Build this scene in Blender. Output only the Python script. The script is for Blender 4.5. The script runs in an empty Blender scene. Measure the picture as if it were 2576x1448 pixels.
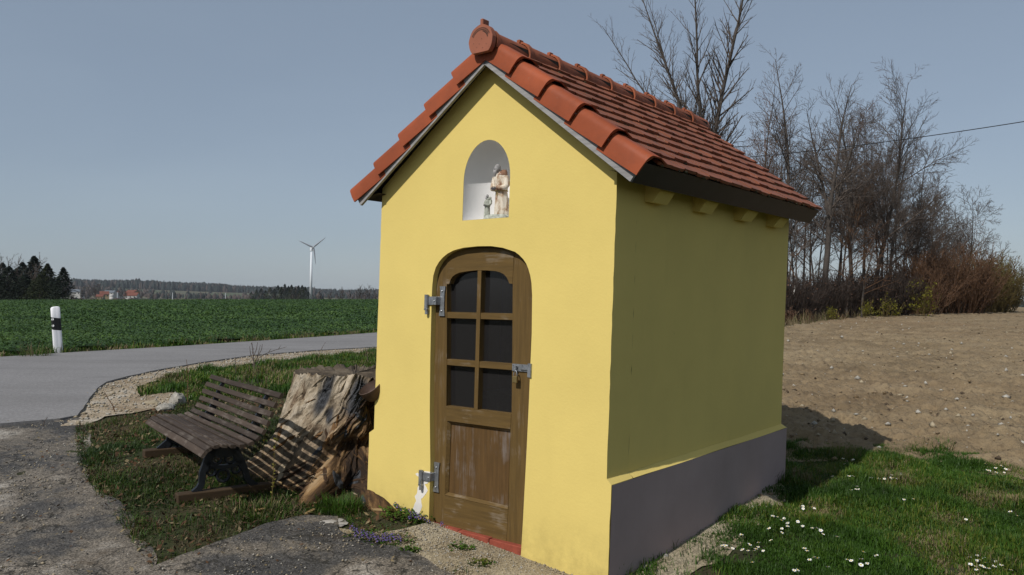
import bpy, bmesh, math, random
import numpy as np
from mathutils import Vector, Matrix, geometry
random.seed(7); rng = np.random.default_rng(7)
PI = math.pi
scene = bpy.context.scene
COL = scene.collection

# ------------------------------------------------------------------ camera
CAM_H = 1.6; FPX = 2041.5; PITCH = 0.0132; ROLL = 0.0095      # focal length in pixels of a 2576 px wide frame
def cam_axes():
    cp, sp = math.cos(PITCH), math.sin(PITCH)
    fw = Vector((0, cp, sp)); up = Vector((0, -sp, cp)); rt = Vector((1, 0, 0))
    c, s = math.cos(ROLL), math.sin(ROLL)
    return c*rt + s*up, -s*rt + c*up, fw
RT, UP, FW = cam_axes()
cam = bpy.data.cameras.new('camera'); camo = bpy.data.objects.new('camera', cam); COL.objects.link(camo)
cam.sensor_width = 36; cam.lens = FPX/2576*36; cam.clip_start = 0.05; cam.clip_end = 12000
M = Matrix.Identity(4)
for i, a in enumerate((RT, UP, -FW)):
    for j in range(3): M[j][i] = a[j]
M.translation = (0, 0, CAM_H); camo.matrix_world = M
scene.camera = camo

# ------------------------------------------------------------------ noise
def _h(ix, iy, s):
    n = (ix.astype(np.int64)*374761393 + iy.astype(np.int64)*668265263 + s*1442695041) & 0xffffffff
    n = ((n ^ (n >> 13))*1274126177) & 0xffffffff
    n = n ^ (n >> 16)
    return (n & 0xffff)/65535.0
def vnoise(x, y, s=0):
    x = np.asarray(x, float); y = np.asarray(y, float)
    ix = np.floor(x); iy = np.floor(y); fx = x-ix; fy = y-iy
    fx = fx*fx*(3-2*fx); fy = fy*fy*(3-2*fy)
    a = _h(ix, iy, s); b = _h(ix+1, iy, s); c = _h(ix, iy+1, s); d = _h(ix+1, iy+1, s)
    return (a*(1-fx)+b*fx)*(1-fy) + (c*(1-fx)+d*fx)*fy
def fbm(x, y, o=4, s=0, g=.5):
    t = 0; a = 1; n = 0
    for k in range(o):
        t = t + a*vnoise(np.asarray(x)*2**k, np.asarray(y)*2**k, s+k*17); n += a; a *= g
    return t/n

# ------------------------------------------------------------------ terrain
_Gr = [0, 3, 4.85, 6, 7, 8.8, 10, 13, 17, 22, 30]
_Gz = [-.25, -.215, -.13, -.01, .095, .19, .25, .31, .36, .41, .47]
def gz(x, y):
    x = np.asarray(x, float); y = np.asarray(y, float)
    r = np.hypot(x*.6, y)
    base = np.interp(r, _Gr, _Gz)
    for d in (-.35, .35): base = base + np.interp(np.maximum(r+d, 0), _Gr, _Gz)
    base = base/3
    R = np.hypot(x, y)
    az = np.where(y > .5, x/np.maximum(y, .5), np.sign(x)*3)
    crest = np.interp(az, [-.63, -.168, .3, .63], [.72, 1.14, 1.15, .98])
    t = np.clip((R-20)/85, 0, 1); t = t*t*(3-2*t)*.35 + t*.65
    z = base*(1-t) + crest*t
    z = z - .033*np.clip(x-.56, -3.5, 3.5)*np.clip((26-R)/14, 0, 1)
    t2 = np.clip((R-112)/90, 0, 1); t2 = t2*t2*(3-2*t2)
    z = z - t2*5.5
    t3 = np.clip((R-1150)/1300, 0, 1); t3 = t3*t3*(3-2*t3)
    H = np.interp(az, [-.7, -.5, -.38, -.25, -.2, .1, .5, .7], [28, 26, 18, 12, 6, 5, 7, 8])
    z = z + t3*H
    return z
def gz1(x, y): return float(gz(x, y))
def ray(u, v):
    du, dv = u-1288, v-724
    return FW + RT*(du/FPX) - UP*(dv/FPX)
def at(u, v):                      # where the line of sight of a photo pixel meets the ground
    d = ray(u, v); t = .5; o = Vector((0, 0, CAM_H)); last = t
    while t < 400:
        p = o + d*t
        if p.z < gz1(p.x, p.y):
            a, b = last, t
            for _ in range(30):
                m = (a+b)/2; p = o+d*m
                if p.z < gz1(p.x, p.y): b = m
                else: a = m
            return o+d*b
        last = t; t *= 1.02
    return o+d*100
def at_dist(u, v, dist):           # the point at a given forward distance
    d = ray(u, v); return Vector((0, 0, CAM_H)) + d*(dist/d.y)

# ------------------------------------------------------------------ building frame
BX, BY, YAW, SH = .5606, 4.8526, -.6744, .031
CY, SY = math.cos(YAW), math.sin(YAW)
def l2w(x, y): return (BX + CY*x - SY*y, BY + SY*x + CY*y)
CAML = (2.592, -4.140)             # the photographer's spot in the chapel's own axes
def dp(x, z, y):                   # a point measured on the front plane, carried to depth y
    return (x + (x-CAML[0])*y/-CAML[1], z + (z-CAM_H)*y/-CAML[1])

# ------------------------------------------------------------------ materials
class NT:
    def __init__(s, name):
        s.m = bpy.data.materials.new(name); s.m.use_nodes = True
        s.t = s.m.node_tree; s.n = s.t.nodes; s.n.clear()
        s.out = s.n.new('ShaderNodeOutputMaterial'); s.b = s.n.new('ShaderNodeBsdfPrincipled')
        s.t.links.new(s.b.outputs[0], s.out.inputs[0])
        s.tc = s.n.new('ShaderNodeTexCoord')
        s.b.inputs['Specular IOR Level'].default_value = .25
    def L(s, a, b): s.t.links.new(a, b)
    def coord(s, kind='Object', scale=(1, 1, 1), rot=(0, 0, 0)):
        mp = s.n.new('ShaderNodeMapping'); mp.inputs['Scale'].default_value = scale; mp.inputs['Rotation'].default_value = rot
        s.L(s.tc.outputs[kind], mp.inputs[0]); return mp.outputs[0]
    def noise(s, scale, vec=None, detail=6, rough=.6, dist=0):
        n = s.n.new('ShaderNodeTexNoise'); n.inputs['Scale'].default_value = scale; n.inputs['Detail'].default_value = detail
        n.inputs['Roughness'].default_value = rough; n.inputs['Distortion'].default_value = dist
        s.L(vec if vec is not None else s.tc.outputs['Object'], n.inputs['Vector']); return n.outputs['Fac']
    def voro(s, scale, vec=None, feature='F1', out='Distance'):
        n = s.n.new('ShaderNodeTexVoronoi'); n.feature = feature; n.inputs['Scale'].default_value = scale
        s.L(vec if vec is not None else s.tc.outputs['Object'], n.inputs['Vector']); return n.outputs[out]
    def ramp(s, fac, stops):
        r = s.n.new('ShaderNodeValToRGB'); e = r.color_ramp.elements
        while len(e) < len(stops): e.new(.5)
        for k, (p, c) in enumerate(stops):
            e[k].position = p; c = (c, c, c) if not hasattr(c, '__len__') else c
            e[k].color = (c[0], c[1], c[2], 1)
        s.L(fac, r.inputs[0]); return r.outputs[0]
    def mix(s, fac, a, b, mode='MIX'):
        m = s.n.new('ShaderNodeMix'); m.data_type = 'RGBA'; m.blend_type = mode
        if hasattr(fac, 'is_linked') or hasattr(fac, 'node'): s.L(fac, m.inputs[0])
        else: m.inputs[0].default_value = fac
        for v, i in ((a, 6), (b, 7)):
            if hasattr(v, 'node'): s.L(v, m.inputs[i])
            else: m.inputs[i].default_value = (v[0], v[1], v[2], 1)
        return m.outputs[2]
    def bump(s, h, strength=.3, dist=.01):
        b = s.n.new('ShaderNodeBump'); b.inputs['Strength'].default_value = strength; b.inputs['Distance'].default_value = dist
        s.L(h, b.inputs['Height']); s.L(b.outputs[0], s.b.inputs['Normal'])
    def done(s, color, rough=.8, metal=0):
        if hasattr(color, 'node'): s.L(color, s.b.inputs['Base Color'])
        else: s.b.inputs['Base Color'].default_value = (*color, 1)
        if hasattr(rough, 'node'): s.L(rough, s.b.inputs['Roughness'])
        else: s.b.inputs['Roughness'].default_value = rough
        s.b.inputs['Metallic'].default_value = metal
        return s.m
def simple(name, c, rough=.8, metal=0, var=.25, scale=12, bump=.15, bd=.004):
    t = NT(name); n = t.noise(scale)
    lo = tuple(v*(1-var) for v in c); hi = tuple(min(1, v*(1+var)) for v in c)
    col = t.ramp(n, [(.3, lo), (.7, hi)])
    if bump: t.bump(t.noise(scale*4), bump, bd)
    return t.done(col, rough, metal)

def plaster(name, c, amt=.06):
    t = NT(name)
    big = t.noise(1.3, detail=5); fine = t.noise(55, detail=5)
    col = t.ramp(big, [(.25, tuple(v*(1-amt) for v in c)), (.75, tuple(min(1, v*(1+amt)) for v in c))])
    streak = t.noise(2.2, t.coord(scale=(3, 3, .5)), detail=6)
    col = t.mix(t.ramp(streak, [(.58, 0), (.80, .16)]), col, tuple(v*.8 for v in c))
    sp = t.ramp(t.noise(23, detail=2), [(.74, 0), (.80, .35)])
    col = t.mix(sp, col, tuple(v*.68 for v in c))
    if amt < .05 or amt > .1: pass
    else:
        sx = t.n.new('ShaderNodeSeparateXYZ'); t.L(t.tc.outputs['Object'], sx.inputs[0])
        mr = t.n.new('ShaderNodeMapRange'); mr.inputs[1].default_value = .30; mr.inputs[2].default_value = -.12; t.L(sx.outputs[2], mr.inputs[0])
        mu = t.n.new('ShaderNodeMath'); mu.operation = 'MULTIPLY'; t.L(mr.outputs[0], mu.inputs[0]); t.L(t.ramp(t.noise(6, detail=7, rough=.7), [(.35, 0), (.65, .9)]), mu.inputs[1])
        col = t.mix(mu.outputs[0], col, tuple(v*.62 for v in c))          # splashed soil
    t.bump(t.mix(.5, t.noise(9, detail=3), fine), .32, .007)
    return t.done(col, .92)
M_yellow = plaster('yellow_plaster', (.688, .532, .162))
M_plinth = plaster('grey_plinth_paint', (.35, .265, .245), .14)
M_white = plaster('white_plaster', (.78, .77, .75), .04)
M_chip = plaster('bare_plaster', (.72, .68, .62), .1)

def wood_mat(name, c, pale, amt, axis='z', rough=.75, vary=0):
    t = NT(name)
    sc = {'z': (14, 14, 1.0), 'x': (1.0, 14, 14), 'y': (14, 1, 14)}[axis]
    v = t.coord(scale=sc)
    g = t.noise(3, v, detail=8, rough=.65)
    col = t.ramp(g, [(.3, tuple(x*.72 for x in c)), (.55, c), (.75, tuple(x*1.25 for x in c))])
    w = t.mix(1.0, t.noise(3.5, v, detail=10, rough=.75), t.noise(4.5, detail=3), 'MULTIPLY')
    col = t.mix(t.ramp(w, [(.36-.1*amt, 0), (.52-.1*amt, .65)]), col, pale)
    if vary:
        oi = t.n.new('ShaderNodeObjectInfo'); col = t.mix(1, col, t.ramp(oi.outputs['Random'], [(0, 1-vary), (1, 1+vary)]), 'MULTIPLY')
    t.bump(g, .6 if vary else .35, .003)
    return t.done(col, rough)
M_door = wood_mat('door_wood', (.115, .069, .020), (.26, .21, .16), .55, 'z')
M_doorh = wood_mat('door_wood_crosswise', (.115, .069, .020), (.30, .25, .19), .8, 'x')
M_doorp = wood_mat('door_panel_wood', (.10, .054, .017), (.20, .17, .15), .75, 'z')
M_slat = wood_mat('weathered_slats', (.052, .037, .027), (.18, .152, .124), .95, 'x', .8, .28)
M_board = wood_mat('weathered_board', (.30, .29, .28), (.50, .49, .48), .5, 'x', .8)
M_dark = simple('dark_boarding', (.035, .028, .022))
M_sleeper = wood_mat('sleeper_wood', (.052, .033, .017), (.12, .09, .06), .1, 'y', .85)
def tile_mat(name, c, dirt):
    t = NT(name)
    col = t.ramp(t.noise(2.5, detail=4), [(.3, tuple(v*.78 for v in c)), (.7, tuple(v*1.15 for v in c))])
    col = t.mix(t.ramp(t.noise(9, detail=8, rough=.7), [(.5, 0), (.75, dirt)]), col, (.05, .036, .026))
    col = t.mix(t.ramp(t.noise(38, detail=3), [(.66, 0), (.74, dirt*.9)]), col, (.22, .20, .14))
    t.bump(t.noise(60), .25, .003)
    return t.done(col, t.ramp(t.noise(6), [(.3, .5), (.7, .75)]))
M_verge = tile_mat('glazed_red_tile', (.295, .068, .024), .22)
M_tile = tile_mat('weathered_red_tile', (.235, .078, .038), .75)
M_moss_shade = simple('tile_moss_gap_shade', (.05, .045, .022), .95, 0, .5, 20)
M_ridge = tile_mat('ridge_tile_clay', (.29, .085, .036), .55)
M_cap = tile_mat('ridge_cap_clay', (.30, .105, .06), .15)
M_black = simple('dark_eaves_board', (.014, .015, .019), .45)
M_iron = simple('galvanised_iron', (.33, .34, .35), .42, .75, .3, 30)
M_castiron = simple('black_cast_iron', (.018, .021, .026), .5, .2)
M_brass = simple('brass', (.33, .24, .10), .4, .8)
M_brick = simple('red_threshold_brick', (.25, .058, .034), .85, 0, .3, 14)
def glass_mat():
    t = NT('dark_glass'); t.n.remove(t.b)
    tr = t.n.new('ShaderNodeBsdfTransparent'); tr.inputs[0].default_value = (.30, .30, .31, 1)
    gl = t.n.new('ShaderNodeBsdfGlossy'); gl.inputs['Roughness'].default_value = .12; gl.inputs[0].default_value = (.8, .8, .8, 1)
    df = t.n.new('ShaderNodeBsdfDiffuse'); df.inputs[0].default_value = (.036, .034, .034, 1)
    m1 = t.n.new('ShaderNodeMixShader'); m1.inputs[0].default_value = .45
    t.L(tr.outputs[0], m1.inputs[1]); t.L(df.outputs[0], m1.inputs[2])
    fr = t.n.new('ShaderNodeFresnel'); fr.inputs[0].default_value = 1.45
    m2 = t.n.new('ShaderNodeMixShader'); t.L(fr.outputs[0], m2.inputs[0]); t.L(m1.outputs[0], m2.inputs[1]); t.L(gl.outputs[0], m2.inputs[2])
    t.L(m2.outputs[0], t.out.inputs[0]); return t.m
M_glass = glass_mat()

# ground materials -------------------------------------------------
def asphalt():
    t = NT('grey_asphalt')
    col = t.ramp(t.noise(.35, detail=6), [(.3, (.160, .152, .147)), (.7, (.212, .203, .197))])
    col = t.mix(t.ramp(t.noise(60, detail=2), [(.4, 0), (.75, .4)]), col, (.30, .29, .28))
    col = t.mix(t.ramp(t.noise(1.6, detail=7), [(.6, 0), (.75, .3)]), col, (.12, .115, .115))
    col = t.mix(.5, col, t.ramp(t.voro(55, out='Color'), [(.2, (.72, .72, .72)), (.8, (1.25, 1.25, 1.25))]), 'MULTIPLY')
    col = t.mix(t.ramp(t.noise(.8, t.coord(scale=(.25, 2.2, 1), rot=(0, 0, .25)), detail=5), [(.45, 0), (.62, .35)]), col, (.125, .118, .112))
    t.bump(t.noise(90), .4, .006); return t.done(col, .85)
M_asphalt = asphalt()
def old_asphalt():
    t = NT('crumbling_asphalt')
    v = t.coord(scale=(1, 1, 1))
    big = t.noise(.85, detail=12, rough=.66, dist=.2)
    col = t.ramp(big, [(.35, (.040, .040, .041)), (.455, (.085, .081, .076)), (.50, (.175, .152, .122)), (.545, (.20, .172, .138)), (.61, (.38, .345, .295)), (.69, (.15, .142, .132))])
    st = t.voro(48); st2 = t.noise(7, detail=4)
    pale = t.ramp(st, [(.12, 1), (.24, 0)])
    col = t.mix(t.mix(1, pale, t.ramp(st2, [(.46, 0), (.62, .85)]), 'MULTIPLY'), col, (.30, .27, .23))
    col = t.mix(t.ramp(t.noise(120, detail=2), [(.4, .5), (.65, 0)]), col, (.028, .026, .024))
    col = t.mix(.8, col, t.ramp(t.voro(85, out='Color'), [(.15, (.45, .45, .45)), (.85, (1.45, 1.43, 1.4))]), 'MULTIPLY')
    col = t.mix(t.ramp(t.noise(2.1, detail=8, rough=.7), [(.58, 0), (.70, .7)]), col, (.055, .036, .018))
    wv = t.n.new('ShaderNodeVectorMath'); wv.operation = 'ADD'; nz = t.n.new('ShaderNodeTexNoise'); nz.inputs['Scale'].default_value = 2.5; nz.inputs['Detail'].default_value = 7
    t.L(t.tc.outputs['Object'], nz.inputs['Vector']); t.L(t.tc.outputs['Object'], wv.inputs[0]); t.L(nz.outputs['Color'], wv.inputs[1])
    ck = t.voro(1.3, wv.outputs[0], 'DISTANCE_TO_EDGE'); col = t.mix(t.ramp(ck, [(.004, .85), (.016, 0)]), col, (.022, .020, .016))
    t.bump(t.mix(.5, t.noise(35, detail=6, rough=.7), t.voro(70)), .8, .012)
    return t.done(col, .95)
M_lane = old_asphalt()
def gravel(name, a, b, c):
    t = NT(name)
    col = t.ramp(t.noise(2.2, detail=8, rough=.65), [(.3, a), (.5, b), (.72, c)])
    vc = t.voro(75, out='Color')
    bw = t.ramp(vc, [(.2, (.55, .55, .55)), (.8, (1.25, 1.25, 1.25))])
    col = t.mix(.75, col, bw, 'MULTIPLY')
    t.bump(t.voro(75), .7, .01)
    return t.done(col, .95)
M_shoulder = gravel('limestone_gravel', (.22, .155, .09), (.33, .262, .18), (.45, .40, .32))
M_sand = gravel('sandy_gravel', (.19, .145, .085), (.30, .25, .165), (.38, .33, .235))
def soil():
    t = NT('ploughed_soil')
    col = t.ramp(t.noise(1.1, t.coord(scale=(.5, 1.2, 1), rot=(0, 0, .5)), detail=9, rough=.66), [(.28, (.125, .090, .050)), (.5, (.228, .168, .096)), (.7, (.29, .222, .132))])
    col = t.mix(t.ramp(t.noise(14, detail=4), [(.52, 0), (.68, .55)]), col, (.085, .058, .036))
    col = t.mix(t.ramp(t.voro(8), [(.05, .9), (.085, 0)]), col, (.40, .36, .29))
    col = t.mix(t.ramp(t.noise(.09, detail=5), [(.5, 0), (.7, .45)]), col, (.20, .125, .066))
    t.bump(t.mix(.5, t.noise(7, detail=8, rough=.7), t.noise(30)), 1, .06)
    return t.done(col, .97)
M_soil = soil()
def dirt():
    t = NT('dirt_and_litter')
    col = t.ramp(t.noise(3, detail=9, rough=.7), [(.3, (.022, .022, .010)), (.48, (.040, .038, .016)), (.6, (.062, .044, .024)), (.75, (.13, .10, .064))])
    col = t.mix(t.ramp(t.noise(1.2, detail=5), [(.45, 0), (.6, .55)]), col, (.030, .044, .011))
    t.bump(t.noise(30, detail=6, rough=.7), .9, .02)
    return t.done(col, .97)
M_dirt = dirt()
def farground():
    t = NT('far_countryside')
    col = t.ramp(t.noise(.006, t.coord(scale=(1, 2.5, 1)), detail=2), [(.40, (.05, .085, .03)), (.5, (.06, .055, .03)), (.58, (.16, .12, .075)), (.66, (.05, .075, .03))])
    col = t.mix(t.ramp(t.noise(.06, detail=5), [(.45, 0), (.6, .4)]), col, (.04, .045, .03))
    return t.done(col, 1)
M_far = farground()
def crop():
    t = NT('green_crop_ground')
    col = t.ramp(t.noise(1.6, detail=9, rough=.7), [(.3, (.018, .040, .010)), (.5, (.030, .066, .015)), (.7, (.042, .086, .020))])
    col = t.mix(t.ramp(t.noise(.12, t.coord(scale=(.4, 1.5, 1)), detail=4), [(.4, 0), (.65, .35)]), col, (.030, .072, .014))
    t.bump(t.noise(6, detail=8, rough=.75), 1, .12)
    return t.done(col, .8)
M_crop = crop()
def leafm(name, c, tr=.25, rough=.55):
    t = NT(name)
    col = t.ramp(t.noise(1.7, detail=4), [(.3, tuple(v*.65 for v in c)), (.7, tuple(v*1.35 for v in c))])
    t.L(col, t.b.inputs['Base Color']); t.b.inputs['Roughness'].default_value = rough
    tl = t.n.new('ShaderNodeBsdfTranslucent'); t.L(col, tl.inputs[0])
    mx = t.n.new('ShaderNodeMixShader'); mx.inputs[0].default_value = tr
    t.L(t.b.outputs[0], mx.inputs[1]); t.L(tl.outputs[0], mx.inputs[2]); t.L(mx.outputs[0], t.out.inputs[0])
    return t.m
M_g1 = leafm('grass_green', (.058, .116, .012)); M_g2 = leafm('grass_deep_green', (.034, .080, .008))
M_g3 = leafm('grass_yellow_green', (.125, .145, .02)); M_g4 = leafm('dry_grass', (.20, .155, .085), .15, .9)
M_crop1 = leafm('crop_leaf', (.054, .104, .022), .2, .45); M_crop2 = leafm('crop_leaf_dark', (.034, .070, .016), .2, .5); M_crop3 = leafm('crop_leaf_light', (.076, .130, .028), .2, .45)
M_litter = leafm('leaf_litter', (.085, .045, .022), .1, .9)
M_bark = simple('grey_bark', (.060, .050, .042), .9, 0, .45, 5)
M_twig = simple('twig_bark', (.098, .078, .064), .9, 0, .3, 3, 0)
M_twigdk = simple('dark_understorey_twig', (.046, .034, .027), .9, 0, .35, 3, 0)
M_twigred = simple('red_brown_twig', (.120, .066, .036), .9, 0, .35, 3, 0)
M_twigolive = simple('olive_twig', (.115, .085, .03), .9, 0, .3, 3, 0)
M_bud = leafm('red_brown_bud', (.10, .055, .035), .1, .9)
M_ylw = leafm('yellow_green_leaf', (.17, .16, .018), .3)
M_ylw2 = leafm('fresh_shoot_leaf', (.13, .15, .02), .3)
M_conif = leafm('conifer_needle', (.012, .020, .010), .05, .8); M_conif2 = leafm('conifer_needle_olive', (.026, .034, .010), .05, .8)
M_farwood = simple('far_wood', (.026, .032, .028), 1, 0, .5, .02, 0)
M_farbrown = simple('far_bare_wood', (.062, .048, .040), 1, 0, .4, .05, 0)
M_stone = simple('white_limestone', (.36, .335, .285), .9, 0, .4, 14, .9, .02)
M_chipw = wood_mat('wood_chip', (.30, .20, .09), (.42, .33, .2), .3, 'x')
M_petal = simple('daisy_petal', (.82, .82, .80), .6, 0, .04, 30, 0)
M_disc = simple('daisy_centre', (.65, .45, .03), .7, 0, .1, 30, 0)
M_violet = simple('violet_petal', (.085, .06, .17), .6, 0, .3, 40, 0)
M_postwhite = simple('white_post_plastic', (.78, .77, .78), .45, 0, .05, 3, 0)
M_postblack = simple('black_post_band', (.015, .015, .016), .5, 0, .1, 5, 0)
M_reflect = simple('white_reflector', (.80, .80, .78), .2, 0, .05, 5, 0)
M_turb = simple('white_turbine_steel', (.66, .68, .70), .5, 0, .05, .1, 0)
M_turbd = simple('grey_turbine_blade', (.36, .37, .39), .5, 0, .05, .1, 0)
M_cable = simple('black_cable', (.02, .02, .022), .6, 0, .1, 1, 0)
M_rust = simple('rusty_metal', (.085, .055, .042), .6, .2, .3, 20)
M_housew = simple('house_white_render', (.45, .43, .40), .9, 0, .08, .3, 0)
M_housey = simple('house_yellow_render', (.28, .22, .12), .9, 0, .08, .3, 0)
M_houser = simple('house_red_roof', (.15, .055, .036), .9, 0, .2, .3, 0)
M_houseg = simple('barn_grey_roof', (.13, .145, .16), .8, 0, .15, .3, 0)
M_housed = simple('house_window_dark', (.03, .03, .035), .4, 0, .1, 1, 0)

# ------------------------------------------------------------------ object helpers
def tag(o, label=None, cat=None, group=None, kind=None):
    if label: o['label'] = label
    if cat: o['category'] = cat
    if group: o['group'] = group
    if kind: o['kind'] = kind
    return o
def empty(name, loc=(0, 0, 0), rz=0, label=None, cat=None, group=None):
    o = bpy.data.objects.new(name, None); COL.objects.link(o); o.location = loc; o.rotation_euler = (0, 0, rz)
    o.empty_display_size = .1
    return tag(o, label, cat, group)
def mesh_obj(name, verts, faces, mats, parent=None, mi=None, smooth=False, sharp=None):
    me = bpy.data.meshes.new(name)
    if isinstance(verts, np.ndarray) and isinstance(faces, np.ndarray):
        nv, nf, k = len(verts), len(faces), faces.shape[1]
        me.vertices.add(nv); me.vertices.foreach_set('co', verts.astype(np.float32).ravel())
        me.loops.add(nf*k); me.loops.foreach_set('vertex_index', faces.astype(np.int32).ravel())
        me.polygons.add(nf); me.polygons.foreach_set('loop_start', np.arange(0, nf*k, k, dtype=np.int32))
        me.polygons.foreach_set('loop_total', np.full(nf, k, dtype=np.int32))
        me.update(calc_edges=True)
    else:
        me.from_pydata([tuple(v) for v in verts], [], [tuple(f) for f in faces])
    if not isinstance(mats, (list, tuple)): mats = [mats]
    for m in mats: me.materials.append(m)
    if mi is not None: me.polygons.foreach_set('material_index', np.asarray(mi, dtype=np.int32))
    if smooth: me.polygons.foreach_set('use_smooth', np.ones(len(me.polygons), dtype=bool))
    me.update()
    if sharp: me.set_sharp_from_angle(angle=sharp)
    o = bpy.data.objects.new(name, me); COL.objects.link(o)
    if parent: o.parent = parent
    return o
class MB:
    def __init__(s): s.v = []; s.f = []; s.mi = []
    def add(s, v, f, m=0):
        b = len(s.v); s.v += [tuple(x) for x in v]; s.f += [tuple(i+b for i in q) for q in f]; s.mi += [m]*len(f); return s
    def box(s, x0, x1, y0, y1, z0, z1, m=0, mt=None):
        v = [(x, y, z) for x in (x0, x1) for y in (y0, y1) for z in (z0, z1)]
        if mt is not None: v = [tuple(mt @ Vector(p)) for p in v]
        return s.add(v, [(0, 1, 3, 2), (4, 6, 7, 5), (0, 4, 5, 1), (2, 3, 7, 6), (0, 2, 6, 4), (1, 5, 7, 3)], m)
    def bbox(s, x0, x1, y0, y1, z0, z1, b=.004, m=0, mt=None):   # box with chamfered edges
        bm = bmesh.new()
        vs = [bm.verts.new((x, y, z)) for x in (x0, x1) for y in (y0, y1) for z in (z0, z1)]
        for q in [(0, 1, 3, 2), (4, 6, 7, 5), (0, 4, 5, 1), (2, 3, 7, 6), (0, 2, 6, 4), (1, 5, 7, 3)]: bm.faces.new([vs[i] for i in q])
        bmesh.ops.bevel(bm, geom=bm.edges[:], offset=b, segments=1, affect='EDGES')
        bm.verts.index_update()
        v = [mt @ x.co if mt is not None else x.co for x in bm.verts]; f = [[x.index for x in q.verts] for q in bm.faces]
        bm.free(); return s.add(v, f, m)
    def tube(s, pts, rad, k=8, m=0, caps=True):
        pts = [Vector(p) for p in pts]; n = len(pts)
        rad = [rad]*n if not hasattr(rad, '__len__') else rad
        v = []; ref = None
        for i, p in enumerate(pts):
            d = (pts[min(i+1, n-1)]-pts[max(i-1, 0)]).normalized()
            if ref is None: ref = d.orthogonal().normalized()
            else: ref = (ref - d*ref.dot(d)).normalized()
            b = d.cross(ref)
            for j in range(k):
                a = 2*PI*j/k; v.append(p + (ref*math.cos(a)+b*math.sin(a))*rad[i])
        f = [(i*k+j, i*k+(j+1) % k, (i+1)*k+(j+1) % k, (i+1)*k+j) for i in range(n-1) for j in range(k)]
        if caps: f += [tuple(range(k-1, -1, -1)), tuple((n-1)*k+j for j in range(k))]
        return s.add(v, f, m)
    def rings(s, rings, m=0, caps=True):
        k = len(rings[0]); n = len(rings); v = [p for r in rings for p in r]
        f = [(i*k+j, i*k+(j+1) % k, (i+1)*k+(j+1) % k, (i+1)*k+j) for i in range(n-1) for j in range(k)]
        if caps: f += [tuple(range(k-1, -1, -1)), tuple((n-1)*k+j for j in range(k))]
        return s.add(v, f, m)
    def sphere(s, c, r, m=0, nu=12, nv=8, jit=0, seed=0):
        if not hasattr(r, '__len__'): r = (r, r, r)
        rd = random.Random(seed); R = []
        for i in range(1, nv):
            t = PI*i/nv
            R.append([(c[0]+r[0]*math.sin(t)*math.cos(2*PI*j/nu)*(1+rd.uniform(-jit, jit)), c[1]+r[1]*math.sin(t)*math.sin(2*PI*j/nu)*(1+rd.uniform(-jit, jit)), c[2]-r[2]*math.cos(t)*(1+rd.uniform(-jit, jit))) for j in range(nu)])
        return s.rings(R, m)
    def build(s, name, mats, parent=None, smooth=False, sharp=None):
        return mesh_obj(name, s.v, s.f, mats, parent, s.mi, smooth, sharp)
def poly_prism(outer, holes, y0, y1, mb=None, m=0, back=True, sides=True, hole_sides=True):
    """outline and holes given in (x, z); prism from y0 (front) to y1"""
    mb = mb or MB(); loops = [outer]+holes
    flat = [p for l in loops for p in l]
    tri = geometry.tessellate_polygon([[Vector((p[0], p[1], 0)) for p in l] for l in loops])
    n = len(flat)
    mb.add([(p[0], y0, p[1]) for p in flat], [t for t in tri], m)
    if back: mb.add([(p[0], y1, p[1]) for p in flat], [t[::-1] for t in tri], m)
    for li, l in enumerate(loops):
        if (li == 0 and not sides) or (li > 0 and not hole_sides): continue
        k = len(l); mb.add([(p[0], y0, p[1]) for p in l]+[(p[0], y1, p[1]) for p in l], [(i, (i+1) % k, k+(i+1) % k, k+i) for i in range(k)], m)
    return mb
def copy_tree(o, parent=None):
    c = o.copy(); COL.objects.link(c)
    if parent is not None: c.parent = parent
    for ch in list(o.children): copy_tree(ch, c)
    return c

# ------------------------------------------------------------------ world, sun
SUN_EL = math.radians(44.5)
td = Vector((-SY + .004*CY, CY + .004*SY, 0)).normalized()          # the way the light travels over the ground
to_sun = Vector((-td.x*math.cos(SUN_EL), -td.y*math.cos(SUN_EL), math.sin(SUN_EL)))
w = bpy.data.worlds.new('World'); scene.world = w; w.use_nodes = True
nt = w.node_tree; nt.nodes.clear()
sky = nt.nodes.new('ShaderNodeTexSky'); sky.sky_type = 'NISHITA'; sky.sun_disc = False
sky.sun_elevation = SUN_EL; sky.sun_rotation = math.atan2(to_sun.x, to_sun.y); sky.altitude = 400
sky.air_density = 1.0; sky.dust_density = 1.0; sky.ozone_density = 1.2
bg = nt.nodes.new('ShaderNodeBackground'); bg.inputs[1].default_value = .112
wo = nt.nodes.new('ShaderNodeOutputWorld')
hs = nt.nodes.new('ShaderNodeHueSaturation'); hs.inputs['Saturation'].default_value = .72; hs.inputs['Value'].default_value = .8
nt.links.new(sky.outputs[0], hs.inputs['Color'])
mxs = nt.nodes.new('ShaderNodeMix'); mxs.data_type = 'RGBA'; mxs.inputs[0].default_value = .55
mxs.inputs[7].default_value = (2.38, 3.06, 3.92, 1)                  # thin even veil of high haze
gtc = nt.nodes.new('ShaderNodeTexCoord'); gmp = nt.nodes.new('ShaderNodeMapping'); gmp.inputs['Scale'].default_value = (1.2, 1.2, 5)
nt.links.new(gtc.outputs['Generated'], gmp.inputs[0])
cn = nt.nodes.new('ShaderNodeTexNoise'); cn.inputs['Scale'].default_value = 1.6; cn.inputs['Detail'].default_value = 7; cn.inputs['Distortion'].default_value = .5
nt.links.new(gmp.outputs[0], cn.inputs['Vector'])
cr = nt.nodes.new('ShaderNodeValToRGB'); cr.color_ramp.elements[0].position = .42; cr.color_ramp.elements[0].color = (.985, .985, .99, 1); cr.color_ramp.elements[1].position = .75; cr.color_ramp.elements[1].color = (1.05, 1.04, 1.03, 1)
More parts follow.
